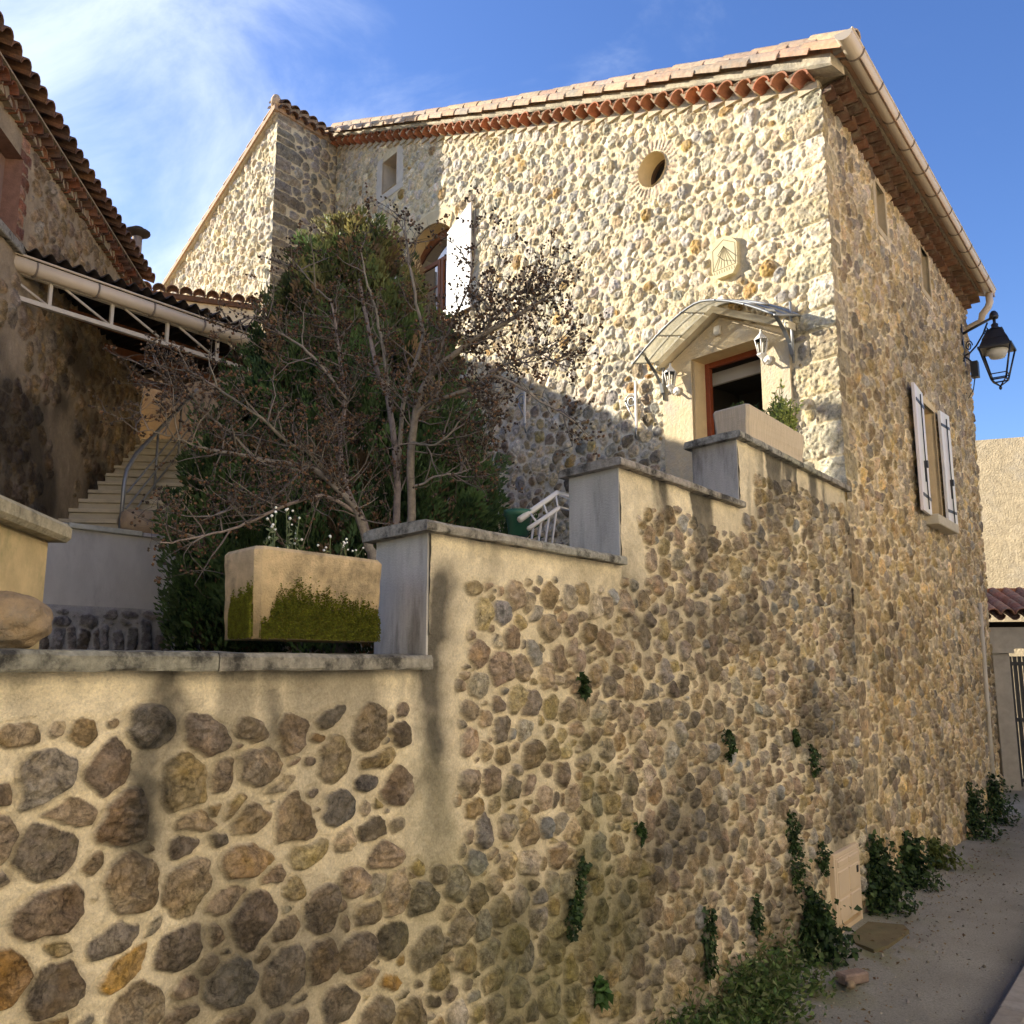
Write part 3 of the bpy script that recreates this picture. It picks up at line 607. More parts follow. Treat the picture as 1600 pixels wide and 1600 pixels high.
x = .2
while x < FL+.2:                                            # barrel tiles of the slope behind, row by row up to the ridge
    for k in range(1, 3):
        p = RP(x, -.21*k+.03, .37); mb.shell(p, p+slope*.47+rup*.02, rup, .10, .085, .012, 6, c=jit((1, 1, .95), .15))
    x += .335
mb.build('verge_tiles', terrag(), roof)
mb = MB()                                                   # mortar band between génoise and verge
n = 60; prof = [(-.05, .150), (.165, .150), (.185, .165), (.195, .20), (.185, .225), (-.05, .225)]; vs = []
for i in range(n+1):
    s = -.235+(FL+.235)*i/n; z = verge(max(s, 0)) if s > 0 else 7.5+ROOFK*s
    for d, l in prof: vs.append(FP(s, z+l+(flare(s) if l > .19 else 0)+random.uniform(-.007, .007), d+(random.uniform(-.008, .008) if d > 0 else 0)))
p = len(prof); fs = [(i*p+k, (i+1)*p+k, (i+1)*p+(k+1) % p, i*p+(k+1) % p) for i in range(n) for k in range(p)]+[tuple(range(p))[::-1], tuple(range(n*p, n*p+p))]
mb.add(vs, fs); mb.build('mortar_band', mat('mortar_band_render', (.56, .48, .34), .95, .3, 18, .5, 60, .012, tint=(.33, .29, .22), tscale=3), hs_)
mb = MB(); x = .11; mf = MB()
while x < FL-.05:
    z = verge(x)+random.uniform(-.006, .006); c = random.choice([(1, 1, 1), (1.15, .95, .85), (.85, .8, .75), (1.1, 1, .9)])
    mb.shell(FP(x, z+.035, -.02), FP(x, z+.055, .185+random.uniform(-.012, .012)), UP, .082, .098, .015, 9, c=jit(c, .15))
    mf.box(FP, x-.105, x+.105, z-.03, z+.045, -.03, .035, jit((1, 1, 1), .08))
    x += .214
# inside of each tile is packed with mortar a little way in
for i in range(int(FL/.214)):
    x = .11+.214*i; z = verge(x); pass
    mf.prism([FP(x+.095, z+.055, -.02), FP(x+.119, z+.055, -.02), FP(x+.119, z+.055, .11), FP(x+.095, z+.055, .11)], [FP(x+.045, z+.155, -.02), FP(x+.169, z+.155, -.02), FP(x+.169, z+.155, .165), FP(x+.045, z+.155, .165)], (1, .97, .92))
mb.build('eave_tiles', terra(), hs_); mf.build('eave_mortar', mat('eave_render', (.58, .48, .33), .95, .25, 18, .4, 60, .01), hs_)
# street eave: two tiers of tiles under the gutter
ZE = 7.42
mb = MB(); mf = MB(); x = HC+.06; k = 0
while x < SEND-.1:
    for tier in (0, 1):
        z = ZE+.105*tier; o = .105*tier; c = random.choice([(.8, .75, .7), (1.0, .9, .8), (.65, .65, .62), (.9, .95, .9)])
        mb.shell(SP(x+o, z+.01, -.02), SP(x+o, z+.02, .115+.115*tier+random.uniform(-.01, .01)), UP, .078, .092, .014, 8, c=jit(c, .15))
        mf.prism([SP(x+o+.09, z+.04, -.02), SP(x+o+.12, z+.04, -.02), SP(x+o+.12, z+.04, .05+.11*tier), SP(x+o+.09, z+.04, .05+.11*tier)], [SP(x+o+.05, z+.10, -.02), SP(x+o+.16, z+.10, -.02), SP(x+o+.16, z+.10, .085+.115*tier), SP(x+o+.05, z+.10, .085+.115*tier)], (.9, .85, .75))
    x += .21
mb.build('eave_tiles', mat('old_eave_tile', (.17, .09, .055), .9, .35, 18, .25, 60, .005, tint=(.22, .18, .12), tscale=7, tlo=.45, thi=.75), hs_)
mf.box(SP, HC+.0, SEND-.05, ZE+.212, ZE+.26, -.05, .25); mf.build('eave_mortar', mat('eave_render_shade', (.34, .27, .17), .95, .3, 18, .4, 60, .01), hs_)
mb = MB(); x = HC-.02
while x < SEND+.15:                                          # roof tile ends peeping over the gutter
    p = SP(x, ZE+.345, .36); mb.shell(p, p-nS*.5+UP*.21, UP, .10, .085, .013, 7, c=jit((1, .95, .9), .15)); x += .21
mb.build('roof_edge_tiles', terrag(), roof)
GZ, GD, GR, G_A, G_B = ZE+.225, .375, .081, HC-.47, SEND+.02
mb = MB(); n = 14; vs = []
for s in (G_A, G_B):
    for rr in (GR, GR-.006):
        for k in range(n+1):
            a = math.pi+math.pi*k/n; vs.append(SP(s, GZ+.02+rr*math.sin(a), GD+rr*math.cos(a)))
q_ = n+1; fs = []
for k in range(n): fs += [(k, k+1, 2*q_+k+1, 2*q_+k), (q_+k+1, q_+k, 3*q_+k, 3*q_+k+1)]
fs += [(0, 2*q_, 3*q_, q_), (n, q_+n, 3*q_+n, 2*q_+n), tuple(range(0, n+1)), tuple(range(2*q_, 3*q_))]
mb.add(vs, fs, smooth=False)
mb.tube([SP(G_A, GZ+.022, GD+GR), SP(G_B, GZ+.022, GD+GR)], .011, 6)
gut = mb.build('gutter', gutterm(), hs_)
x = G_A+.35
while x < G_B-.2:
    mb = MB()
    pts = [SP(x, GZ+.022+(GR+.006)*math.sin(a), GD+(GR+.006)*math.cos(a)) for a in np.linspace(math.pi*.98, math.pi*2.04, 12)]
    mb.tube(pts, .009, 5, (.85, .8, .75)); mb.tube([SP(x, GZ+.02, GD-GR), SP(x, GZ+.06, GD-GR-.12)], .008, 5); x += .62
    mb.build('bracket', mat('gutter_clip', (.22, .18, .14), .5, .1, 10, 0), gut)
mb = MB(); xb = G_B-.12
mb.tube([SP(xb, GZ-.06, GD), SP(xb, GZ-.20, GD), SP(xb+.01, GZ-.27, GD-.03), SP(xb+.03, GZ-.36, GD-.12), SP(xb+.08, GZ-.45, .22), SP(xb+.10, GZ-.5, .06), SP(end_of(7)-.02, GZ-.52, -.06)], .052, 12)
mb.build('downpipe', gutterm(), hs_)
mb = MB(); mb.box(SP, HC-.2, SEND+.02, ZE+.265, ZE+.35, .20, .285); mb.build('fascia_board', mat('grey_fascia', (.40, .37, .31), .7, .1, 8, 0), hs_)
# tiles over the projecting half
mb = MB(); t = -PL+.05
while t < .0:
    p = G0+dS*(t+PL)+nS*.13+UP*(11.50+random.uniform(-.01, .01)); mb.shell(p, p-nS*.4+UP*.16, UP, .10, .085, .014, 7, c=jit((1, .95, .9), .2))
    p = G0+dS*(t+PL)+nS*.16+UP*(11.60+random.uniform(-.01, .01)); mb.shell(p, p-nS*.4+UP*.16, UP, .10, .085, .014, 7, c=jit((.9, .9, .85), .2)); t += .2
mb.build('ridge_tiles', terrao(), roof)
mb = MB(); ls = dF-UP*.285; ls /= np.linalg.norm(ls); lup = np.cross(ls, nF); lup = lup if lup[2] > 0 else -lup; x = -.05
mb.prism([FPg for FPg in [G0+nF*-.02+UP*11.47, G0+dF*GL+nF*-.02+UP*(11.47-.285*GL), G0+dF*GL+nF*.07+UP*(11.47-.285*GL), G0+nF*.07+UP*11.47]], [G0+nF*-.02+UP*11.56, G0+dF*GL+nF*-.02+UP*(11.56-.285*GL), G0+dF*GL+nF*.09+UP*(11.56-.285*GL), G0+nF*.09+UP*11.56], (1, 1, 1))
mb.build('mortar_fillet', mat('fillet_render', (.55, .48, .36), .95, .3, 14, .4, 60, .01), hs_)
mb = MB()
while x < GL:
    p = G0+dF*x+nF*.03+UP*(11.575-.285*x); mb.shell(p, p+ls*.42, lup, .075, .09, .013, 7, c=jit((1.05, 1.0, .92), .12)); x += .34
mb.lathe(G0+UP*11.6+nF*.05, [(.02, -.02), (.085, 0), (.09, .12), (.05, .2), (.01, .22)], 10, (1.3, 1.25, 1.1))
mb.build('verge_tiles', terrag(), roof)

# ------------------------------------------------------------------ openings
rev = mat('reveal_render', (.66, .52, .30), .92, .12, 8, .2, 110, .003)
def reveal_rect(mb, P, q, dep, th=.0, c=None):
    a0, a1, z0, z1 = q; e = .02
    mb.add([P(a0, z0, e), P(a0, z1, e), P(a0, z1, -dep), P(a0, z0, -dep)], [(0, 1, 2, 3)], c); mb.add([P(a1, z0, e), P(a1, z1, e), P(a1, z1, -dep), P(a1, z0, -dep)], [(3, 2, 1, 0)], c)
    mb.add([P(a0, z1, e), P(a1, z1, e), P(a1, z1, -dep), P(a0, z1, -dep)], [(0, 1, 2, 3)], c); mb.add([P(a0, z0, e), P(a1, z0, e), P(a1, z0, -dep), P(a0, z0, -dep)], [(3, 2, 1, 0)], c)
def frame_rect(mb, P, q, wd, d0, d1, c=None, bev=.004):
    a0, a1, z0, z1 = q; mb.box(P, a0, a0+wd, z0, z1, d0, d1, c, bev); mb.box(P, a1-wd, a1, z0, z1, d0, d1, c, bev)
    mb.box(P, a0+wd, a1-wd, z1-wd, z1, d0+.002, d1-.002, c, bev); mb.box(P, a0+wd, a1-wd, z0, z0+wd, d0+.002, d1-.002, c, bev)
def arch_top(n=14, R_=ARC_R, a0=WIN[0], a1=WIN[1]):
    return [(a, ARC_C[1]+math.sqrt(max(R_**2-(a-ARC_C[0])**2, 0))) for a in np.linspace(a0, a1, n)]
def room(P, q, dep, name, parent, g=.5):
    mb = MB(); a0, a1, z0, z1 = q
    A = [P(a0-g, z0-.02, -.42), P(a1+g, z0-.02, -.42), P(a1+g, z1+.10, -.42), P(a0-g, z1+.10, -.42)]; B = [P(a0-g, z0-.02, -dep), P(a1+g, z0-.02, -dep), P(a1+g, z1+.10, -dep), P(a0-g, z1+.10, -dep)]
    mb.add(A+B, [(4, 5, 6, 7), (0, 4, 7, 3), (1, 2, 6, 5), (3, 7, 6, 2), (0, 1, 5, 4)])
    return mb.build(name, mat('dim_interior', (.11, .10, .09), .95, .1, 3, 0), parent)
# arched window of the front
wn = MB(); e = .012; at_ = arch_top()
pts = [(WIN[0], WIN[2])]+[(a, z) for a, z in at_]+[(WIN[1], WIN[2])]
for (a, b) in zip(pts, pts[1:]+pts[:1]): wn.add([FP(a[0], a[1], e), FP(b[0], b[1], e), FP(b[0], b[1], -.34), FP(a[0], a[1], -.34)], [(0, 1, 2, 3)])
win = wn.build('window', rev, hs_)
wn = MB(); up_ = arch_top(14, ARC_R+.20, WIN[0]-.06, WIN[1]+.06); lo_ = arch_top(14)
for i in range(13):
    l0 = FP(*lo_[i], 0)-nF*.02; wn.prism([FP(lo_[i][0], lo_[i][1], -.02), FP(lo_[i+1][0], lo_[i+1][1], -.02), FP(up_[i+1][0], up_[i+1][1], -.02), FP(up_[i][0], up_[i][1], -.02)], [FP(lo_[i][0], lo_[i][1], .016), FP(lo_[i+1][0], lo_[i+1][1], .016), FP(up_[i+1][0], up_[i+1][1], .016), FP(up_[i][0], up_[i][1], .016)])
for a0, a1 in ((WIN[0]-.10, WIN[0]), (WIN[1], WIN[1]+.10)): wn.box(FP, a0, a1, WIN[2]-.05, 8.30, -.02, .016)
wn.build('surround', rev, win)
mb = MB(); fr = (WIN[0]+.02, WIN[1]-.02, WIN[2]+.04, 8.28); mid = (WIN[0]+WIN[1])/2
for a0, a1 in ((fr[0], mid-.01), (mid+.01, fr[1])):
    frame_rect(mb, FP, (a0, a1, fr[2], fr[3]), .07, -.30, -.24)
    for zz in (7.42, 7.84): mb.box(FP, a0+.07, a1-.07, zz, zz+.03, -.285, -.255, None, .003)
tops = arch_top(10, ARC_R, WIN[0]+.02, WIN[1]-.02)
for i in range(9): mb.prism([FP(tops[i][0], tops[i][1]-.12, -.30), FP(tops[i+1][0], tops[i+1][1]-.12, -.30), FP(tops[i+1][0], tops[i+1][1], -.30), FP(tops[i][0], tops[i][1], -.30)], [FP(tops[i][0], tops[i][1]-.12, -.24), FP(tops[i+1][0], tops[i+1][1]-.12, -.24), FP(tops[i+1][0], tops[i+1][1], -.24), FP(tops[i][0], tops[i][1], -.24)])
mb.build('frame', brownw(), win)
mb = MB(); mb.poly(FP, [(fr[0], fr[2])]+[(fr[1], fr[2])]+[(a, z-.01) for a, z in arch_top(10, ARC_R, fr[0], fr[1])][::-1], -.272, -.268)
def mirror_pane():
    m = bpy.data.materials.get('window_glass')
    if m: return m
    m = bpy.data.materials.new('window_glass'); m.use_nodes = True; p_ = m.node_tree.nodes['Principled BSDF']; p_.inputs['Base Color'].default_value = (.03, .035, .04, 1); p_.inputs['Roughness'].default_value = .03; p_.inputs['Specular IOR Level'].default_value = 1.0; p_.inputs['IOR'].default_value = 2.2
    return m
mb.build('pane', mirror_pane(), win)
mb = MB(); mb.box(FP, WIN[0]-.06, WIN[1]+.06, WIN[2]-.07, WIN[2]+.0, -.30, .07, (1, .8, .65), .008); mb.build('sill', terra(), win)
mb = MB(); zz = WIN[2]+.02
for h in (.0, .15): mb.box(FP, WIN[0]+.01, WIN[1]-.01, zz+h, zz+h+.018, -.02, .0)
x = WIN[0]+.05
while x < WIN[1]-.05:
    mb.tube([FP(x, zz+.018, -.01), FP(x+.03, zz+.08, -.01), FP(x, zz+.15, -.01)], .006, 5); mb.tube([FP(x+.06, zz+.018, -.01), FP(x+.03, zz+.08, -.01), FP(x+.06, zz+.15, -.01)], .006, 5); x += .075
mb.build('window_guard', whitep(), win)
def shutter(P, a0, a1, z0, zt0, zt1, d, name_label, n=5, planks=True):
    """planked shutter lying open against the wall; zt0, zt1 are the top heights at a0 and a1"""
    mb = MB(); w_ = (a1-a0)/n
    for i in range(n):
        x0 = a0+i*w_+.002; x1 = a0+(i+1)*w_-.002; t0 = zt0+(zt1-zt0)*(x0-a0)/(a1-a0); t1 = zt0+(zt1-zt0)*(x1-a0)/(a1-a0)
        mb.prism([P(x0, z0, d), P(x1, z0, d), P(x1, z0, d+.030), P(x0, z0, d+.030)], [P(x0, t0, d), P(x1, t1, d), P(x1, t1, d+.030), P(x0, t0, d+.030)], jit((1, 1, 1), .03))
    mb.box(P, a0+.003, a1-.003, z0+.004, min(zt0, zt1)-.004, d+.006, d+.024, (.8, .8, .8))
    o = mb.build('shutter', whitep(), hs_)
    if name_label: o['label'] = name_label
    for zz in (z0+.17, min(zt0, zt1)-.20):
        mb = MB(); mb.box(P, a0+.03, a1-.01, zz, zz+.035, d+.030, d+.036); mb.build('hinge_strap', mat('grey_iron', (.20, .21, .23), .5, .1, 10, 0), o)
    return o
shutter(FP, 5.49, 6.06, 7.02, 8.62, 8.36, .04, 'open white shutter right of the arched window')
shutter(FP, 7.27, 7.86, 7.02, 8.36, 8.62, .04, 'open white shutter mostly hidden by the evergreen')
room(FP, (WIN[0], WIN[1], WIN[2], 8.7), 2.5, 'room', hs_)
# small window near the inner corner
mb = MB(); reveal_rect(mb, FP, SMALL, .32); frm = [(SMALL[0]-.20, SMALL[2]-.16), (SMALL[1]+.20, SMALL[2]-.16), (SMALL[1]+.22, SMALL[3]+.02), (SMALL[0]-.20, SMALL[3]+.02)]
mb.box(FP, SMALL[0]-.20, SMALL[0], SMALL[2]-.02, SMALL[3]+.10, -.02, .012); mb.box(FP, SMALL[1], SMALL[1]+.18, SMALL[2]-.02, SMALL[3]+.10, -.02, .012); mb.box(FP, SMALL[0]-.2, SMALL[1]+.18, SMALL[2]-.14, SMALL[2]-.02, -.02, .010)
o = mb.build('attic_window', mat('pale_render', (.60, .53, .42), .92, .12, 8, .2, 110, .003), hs_)
mb = MB(); frame_rect(mb, FP, SMALL, .05, -.31, -.26); mb.build('frame', brownw(), o); mb = MB(); mb.box(FP, SMALL[0], SMALL[1], SMALL[2], SMALL[3], -.325, -.315); mb.build('pane', mirror_pane(), o)
# round window
mb = MB(); n = 28; ring = [(OC[0]+OC[2]*math.cos(2*math.pi*k/n), OC[1]+OC[2]*math.sin(2*math.pi*k/n)) for k in range(n)]
vs = [FP(a, z, .016) for a, z in ring]+[FP(OC[0]+(a-OC[0])*.94, OC[1]+(z-OC[1])*.94, -.30) for a, z in ring]; mb.add(vs, [(k, (k+1) % n, n+(k+1) % n, n+k) for k in range(n)], smooth=True)
o = mb.build('round_window', rev, hs_); mb = MB(); vs = []
for rr, d in ((.99, -.20), (.80, -.20), (.80, -.25), (.99, -.25)): vs += [FP(OC[0]+(a-OC[0])*rr, OC[1]+(z-OC[1])*rr, d) for a, z in ring]
mb.add(vs, [(j*n+k, j*n+(k+1) % n, ((j+1) % 4)*n+(k+1) % n, ((j+1) % 4)*n+k) for j in range(4) for k in range(n)], smooth=False); mb.build('frame', mat('dark_wood', (.07, .045, .03), .6, .2, 20, 0), o)
mb = MB(); mb.poly(FP, ring, -.245, -.240); mb.build('pane', darkm(), o)
# door with rendered surround, open
mb = MB(); reveal_rect(mb, FP, DOOR, .26)
mb.build('door_reveal', rev, hs_)
mb = MB(); mb.poly(FP, [(.47, 2.0), (DOOR[0], 2.0), (DOOR[0], 5.2), (.47, 5.18)], -.03, .035, (1, .97, .9)); mb.poly(FP, [(DOOR[1], 2.0), (2.03, 2.0), (2.03, 5.18), (DOOR[1], 5.2)], -.03, .035, (1, .97, .9))
mb.poly(FP, [(.47, 5.181), (DOOR[0], 5.201), (DOOR[1], 5.201), (2.03, 5.181), (1.27, 5.56)], -.03, .033, (1.05, 1, .9))
srd = mb.build('door_surround', mat('door_render', (.66, .54, .35), .92, .10, 6, .6, 26, .012, tint=(.56, .48, .36), tscale=2.5), hs_)
for (a_, b_) in (((2.10, 5.16), (1.27, 5.585)), ((.40, 5.16), (1.27, 5.585))):
    mb = MB(); mb.poly(FP, [a_, b_, (b_[0], b_[1]+.075), (a_[0], a_[1]+.075)], .0, .13); mb.build('gable_board', mat('gable_render', (.66, .57, .40), .9, .15, 9, .2, 90, .004), srd)
mb = MB(); mb.box(FP, 1.235, 1.315, 5.36, 5.46, .035, .075, (.95, .9, .8), .008); mb.build('keystone', whitep(), srd)
mb = MB(); frame_rect(mb, FP, (DOOR[0], DOOR[1], DOOR[2]-.4, DOOR[3]), .055, -.26, -.20); mb.build('door_frame', mat('red_brown_wood', (.24, .06, .025), .5, .2, 25, .1, 60, .002), hs_)
room(FP, (DOOR[0], DOOR[1]+.6, DOOR[2], DOOR[3]), 1.7, 'room', hs_, .04)
mb = MB(); mb.box(FP, DOOR[0]-.3, DOOR[1]+.3, DOOR[3]-.16, DOOR[3]-.02, -.50, -.46); mb.build('curtain_box', mat('off_white', (.6, .58, .55), .8, .05, 4, 0), hs_)
# street side openings
swn = MB(); reveal_rect(swn, SP, SWIN, .30); swn.box(SP, SWIN[0]-.09, SWIN[0], SWIN[2], SWIN[3]+.10, -.02, .010); swn.box(SP, SWIN[1], SWIN[1]+.09, SWIN[2], SWIN[3]+.10, -.02, .010); swn.box(SP, SWIN[0], SWIN[1], SWIN[3], SWIN[3]+.10, -.02, .010)
o = swn.build('window', rev, hs_)
mb = MB(); mb.box(SP, SWIN[0], SWIN[1]-.32, SWIN[2]+.55, SWIN[3], -.26, -.22, (1, 1, 1)); mb.box(SP, SWIN[0], SWIN[1]-.32, SWIN[2], SWIN[2]+.54, -.26, -.20, (.8, .68, .5)); mb.build('blind', mat('grey_board', (.42, .39, .33), .85, .25, 9, .1, 60, .003), o)
mb = MB(); frame_rect(mb, SP, (SWIN[1]-.34, SWIN[1], SWIN[2], SWIN[3]), .08, -.27, -.16, (1.6, 2.0, 2.2)); mb.build('frame', brownw(), o)
mb = MB(); mb.box(SP, SWIN[0], SWIN[1], SWIN[2], SWIN[3], -.29, -.275); mb.build('pane', darkm(), o)
mb = MB(); mb.box(SP, SWIN[0]-.06, SWIN[1]+.14, SWIN[2]-.12, SWIN[2]-.002, -.28, .16, (1, 1, 1), .01); mb.build('sill', mat('stone_sill', (.52, .46, .34), .9, .15, 10, .2, 90, .004), o)
def side_shutter(hinge, out_, ang, w_, label):
    a = R(ang); u = dS*math.cos(a)*out_+nS*math.sin(a); v = nS*math.cos(a)-dS*math.sin(a)*out_
    P = lambda s, z, d: SP(hinge, 0, .045)+u*s+v*d+UP*z
    mb = MB(); n = 4
    for i in range(n): mb.box(P, i*w_/n+.002, (i+1)*w_/n-.002, SWIN[2]-.02, SWIN[3]+.03, 0, .035, jit((1, 1, 1), .03), .003)
    o = mb.build('shutter', whitep(), hs_); o['label'] = label
    mb = MB()
    for zz in (SWIN[2]+.15, SWIN[3]-.17): mb.box(P, .0, w_-.04, zz, zz+.035, .035, .042)
    mb.box(P, w_*.45, w_*.55, SWIN[2]+.50, SWIN[2]+.58, .035, .075); mb.box(P, w_*.47, w_*.53, SWIN[2]+.34, SWIN[2]+.50, .035, .055); mb.tube([P(w_*.5, SWIN[2]+.02, .05), P(w_*.5, SWIN[3]-.05, .05)], .007, 5)
    mb.build('shutter_bolt', iron(), o)
side_shutter(SWIN[0]-.01, -1, 3, .52, 'left leaf of the street window shutters, with an iron bolt')
side_shutter(SWIN[1]+.03, 1, 5, .36, 'right leaf of the street window shutters')
for q_ in SLIT:
    mb = MB(); reveal_rect(mb, SP, q_, .22); mb.box(SP, q_[0]-.10, q_[0], q_[2]-.08, q_[3]+.08, -.02, .012); mb.box(SP, q_[1], q_[1]+.08, q_[2]-.08, q_[3]+.08, -.02, .012); mb.box(SP, q_[0], q_[1], q_[3], q_[3]+.08, -.02, .010); mb.box(SP, q_[0], q_[1], q_[2]-.08, q_[2], -.02, .010)
    o = mb.build('slit_window', mat('slit_render', (.50, .40, .25), .92, .15, 8, .2, 110, .003), hs_); mb = MB(); mb.box(SP, q_[0], q_[1], q_[2], q_[3], -.225, -.215); mb.build('pane', mat('grey_slate', (.12, .115, .11), .7, .3, 8, 0), o)
mb = MB(); mb.tube([SP(13.57+.06*2.85, 2.85, .03), SP(13.57+.06*1.2, 1.2, .03), SP(13.57, .12, .03)], .030, 8); mb.build('cable_duct', mat('duct_grey', (.48, .43, .34), .6, .15, 6, 0), hs_)

# ================================================================== THINGS ON THE HOUSE
# glazed canopy over the door: an arch of tinted panes between steel ribs
cx, cw, cz0, czt, cdep = 1.22, .88, 5.28, 5.69, .40
cn = thing('door_canopy', 'arched glass and steel canopy over the open front door', 'canopy', FP(cx, czt, 0))
def can(t, d, k=1.0):                                      # t from -1 (right) to 1 (left)
    z = cz0+(czt-cz0)*(1-abs(t)**1.55)-.10*(d/cdep)
    return FP(cx+cw*t*k, z, .03+d)
cgl = bpy.data.materials.new('dusty_glass'); cgl.use_nodes = True; t_ = cgl.node_tree; p_ = t_.nodes['Principled BSDF']
p_.inputs['Base Color'].default_value = (.60, .58, .48, 1); p_.inputs['Roughness'].default_value = .35; p_.inputs['Specular IOR Level'].default_value = .6
tr_ = N(t_, 'ShaderNodeBsdfTransparent'); mxs = N(t_, 'ShaderNodeMixShader'); nzz = N(t_, 'ShaderNodeTexNoise'); nzz.inputs['Scale'].default_value = 5; nzz.inputs['Detail'].default_value = 6
tl_ = N(t_, 'ShaderNodeBsdfTranslucent'); tl_.inputs[0].default_value = (.62, .58, .45, 1); ad_ = N(t_, 'ShaderNodeMixShader'); ad_.inputs[0].default_value = .4
mrr = N(t_, 'ShaderNodeMapRange'); t_.links.new(nzz.outputs[0], mrr.inputs[0]); mrr.inputs[1].default_value = .3; mrr.inputs[2].default_value = .7; mrr.inputs[3].default_value = .45; mrr.inputs[4].default_value = .85
t_.links.new(p_.outputs[0], ad_.inputs[1]); t_.links.new(tl_.outputs[0], ad_.inputs[2]); t_.links.new(mrr.outputs[0], mxs.inputs[0]); t_.links.new(tr_.outputs[0], mxs.inputs[1]); t_.links.new(ad_.outputs[0], mxs.inputs[2]); t_.links.new(mxs.outputs[0], t_.nodes['Material Output'].inputs[0])
cuts = [-1., -.62, -.24, .24, .62, 1.]
for a, b in zip(cuts, cuts[1:]):
    for d0, d1 in ((.0, .19), (.20, .40)):
        mb = MB(); k = 5; L = [can(a+.012+(b-a-.024)*i/k, d0) for i in range(k+1)]; U = [can(a+.012+(b-a-.024)*i/k, d1) for i in range(k+1)]
        th = UP*.006
        vs = L+U+[p+th for p in L]+[p+th for p in U]; m = k+1
        fs = [(i, i+1, m+i+1, m+i) for i in range(k)]+[(2*m+i+1, 2*m+i, 3*m+i, 3*m+i+1) for i in range(k)]+[(i+1, i, 2*m+i, 2*m+i+1) for i in range(k)]+[(m+i, m+i+1, 3*m+i+1, 3*m+i) for i in range(k)]+[(0, m, 3*m, 2*m), (m-1, 2*m-1+0, 4*m-1, 3*m-1)]
        mb.add(vs, fs); mb.build('glass_panel', cgl, cn)
for d in (0., .195, .405):
    mb = MB(); mb.tube([can(t, d)+UP*.012 for t in np.linspace(-1, 1, 22)], .012 if d else .016, 6); mb.build('arch_rib', steel(), cn)
for t in cuts:
    mb = MB(); mb.tube([can(t, -.02)+UP*.014, can(t, .42)+UP*.014], .010, 6); mb.build('cross_bar', steel(), cn)
for sg in (1, -1):
    mb = MB(); s0 = cx+sg*.80
    prof_ = [FP(s0, 4.90, .05), FP(s0, 5.0, .08), FP(s0, 5.12, .17), FP(s0, 5.21, .27), FP(s0+.0, 5.27, .34), can(sg*.86, .40)]
    for i in range(len(prof_)-1):
        a_, b_ = prof_[i], prof_[i+1]; wv = dF*.02; mb.prism([a_-wv, a_+wv, b_+wv, b_-wv], [a_-wv+UP*.02+nF*.018, a_+wv+UP*.02+nF*.018, b_+wv+UP*.02+nF*.018, b_-wv+UP*.02+nF*.018])
    mb.tube([FP(s0, 4.84, .045), FP(s0, 5.45, .045)], .014, 6)
    sp = [FP(s0, 5.20+.07*math.sin(a)*(1-a/11), .12+.07*math.cos(a)*(1-a/11)) for a in np.linspace(0, 9, 24)]; mb.tube(sp, .007, 5)
    mb.build('bracket', steel(), cn)
# white wall lanterns on either side of the door
clear = glass('lantern_glass', (.9, .92, .92), .05)
def wall_lantern(s, z, label):
    o = thing('wall_lantern', label, 'lantern', FP(s, z, .04), 'white lanterns beside the door')
    mb = MB(); b = FP(s, z, .14)
    mb.lathe(FP(s, z+.02, .036), [(.045, 0), (.05, .012), (.03, .02)], 10, ax=nF); mb.tube([FP(s, z+.02, .05), FP(s, z-.03, .10), FP(s, z+.0, .14), FP(s, z+.04, .14)], .011, 6); mb.build('arm', whitep(), o)
    mb = MB(); n = 6; mb.lathe(b+UP*.20, [(.075, 0), (.07, .01), (.04, .045), (.018, .07), (.01, .09), (.014, .10), (.003, .115)], 6, smooth=False); mb.build('cap', whitep(), o)
    mb = MB()
    for k in range(6):
        a = 2*math.pi*k/6; e1 = dF*math.cos(a)+nF*math.sin(a); mb.tube([b+UP*.045+e1*.036, b+UP*.202+e1*.068], .006, 4)
    mb.lathe(b+UP*.03, [(.012, -.03), (.022, -.01), (.05, .02), (.05, .03)], 6, smooth=False); mb.build('cage', whitep(), o)
    mb = MB(); mb.lathe(b+UP*.062, [(.033, 0), (.063, .138)], 6, smooth=False); mb.build('glass', clear, o)
wall_lantern(1.84, 4.88, 'white hexagonal lantern on the shaded left pillar of the front door')
wall_lantern(.70, 4.92, 'white hexagonal lantern on the sunlit right pillar of the front door')
# sundial plaque
mb = MB(); a0, a1, z0, z1, c_ = .995, 1.315, 5.97, 6.40, .085
outl = [(a0, z0+c_), (a0+c_*.7, z0), (a1-c_*.7, z0), (a1, z0+c_), (a1, z1-c_*1.2), (a1-c_*.9, z1-.02), ((a0+a1)/2, z1+.015), (a0+c_*.9, z1-.02), (a0, z1-c_*1.2)]
mb.poly(FP, outl, -.02, .055, (1, 1, 1)); sdm = mat('pale_stone', (.66, .56, .33), .9, .14, 12, .25, 100, .003)
so = tag(thing('sundial', 'pale stone sundial plaque with cut corners and engraved hour lines', 'sundial', FP(1.155, 6.18, .03))); mb.build('plaque', sdm, so)
mb = MB(); g0 = (1.155, 6.30)
def line2(mb, p, q, wd=.004, d=.0552):
    v = np.array([q[0]-p[0], q[1]-p[1]]); v /= np.linalg.norm(v)+1e-9; nn = (-v[1]*wd, v[0]*wd)
    mb.poly(FP, [(p[0]+nn[0], p[1]+nn[1]), (q[0]+nn[0], q[1]+nn[1]), (q[0]-nn[0], q[1]-nn[1]), (p[0]-nn[0], p[1]-nn[1])], d-.002, d+.0015)
for t in (1.02, 1.06, 1.11, 1.155, 1.20, 1.25, 1.29): line2(mb, g0, (t, 6.07), .0035)
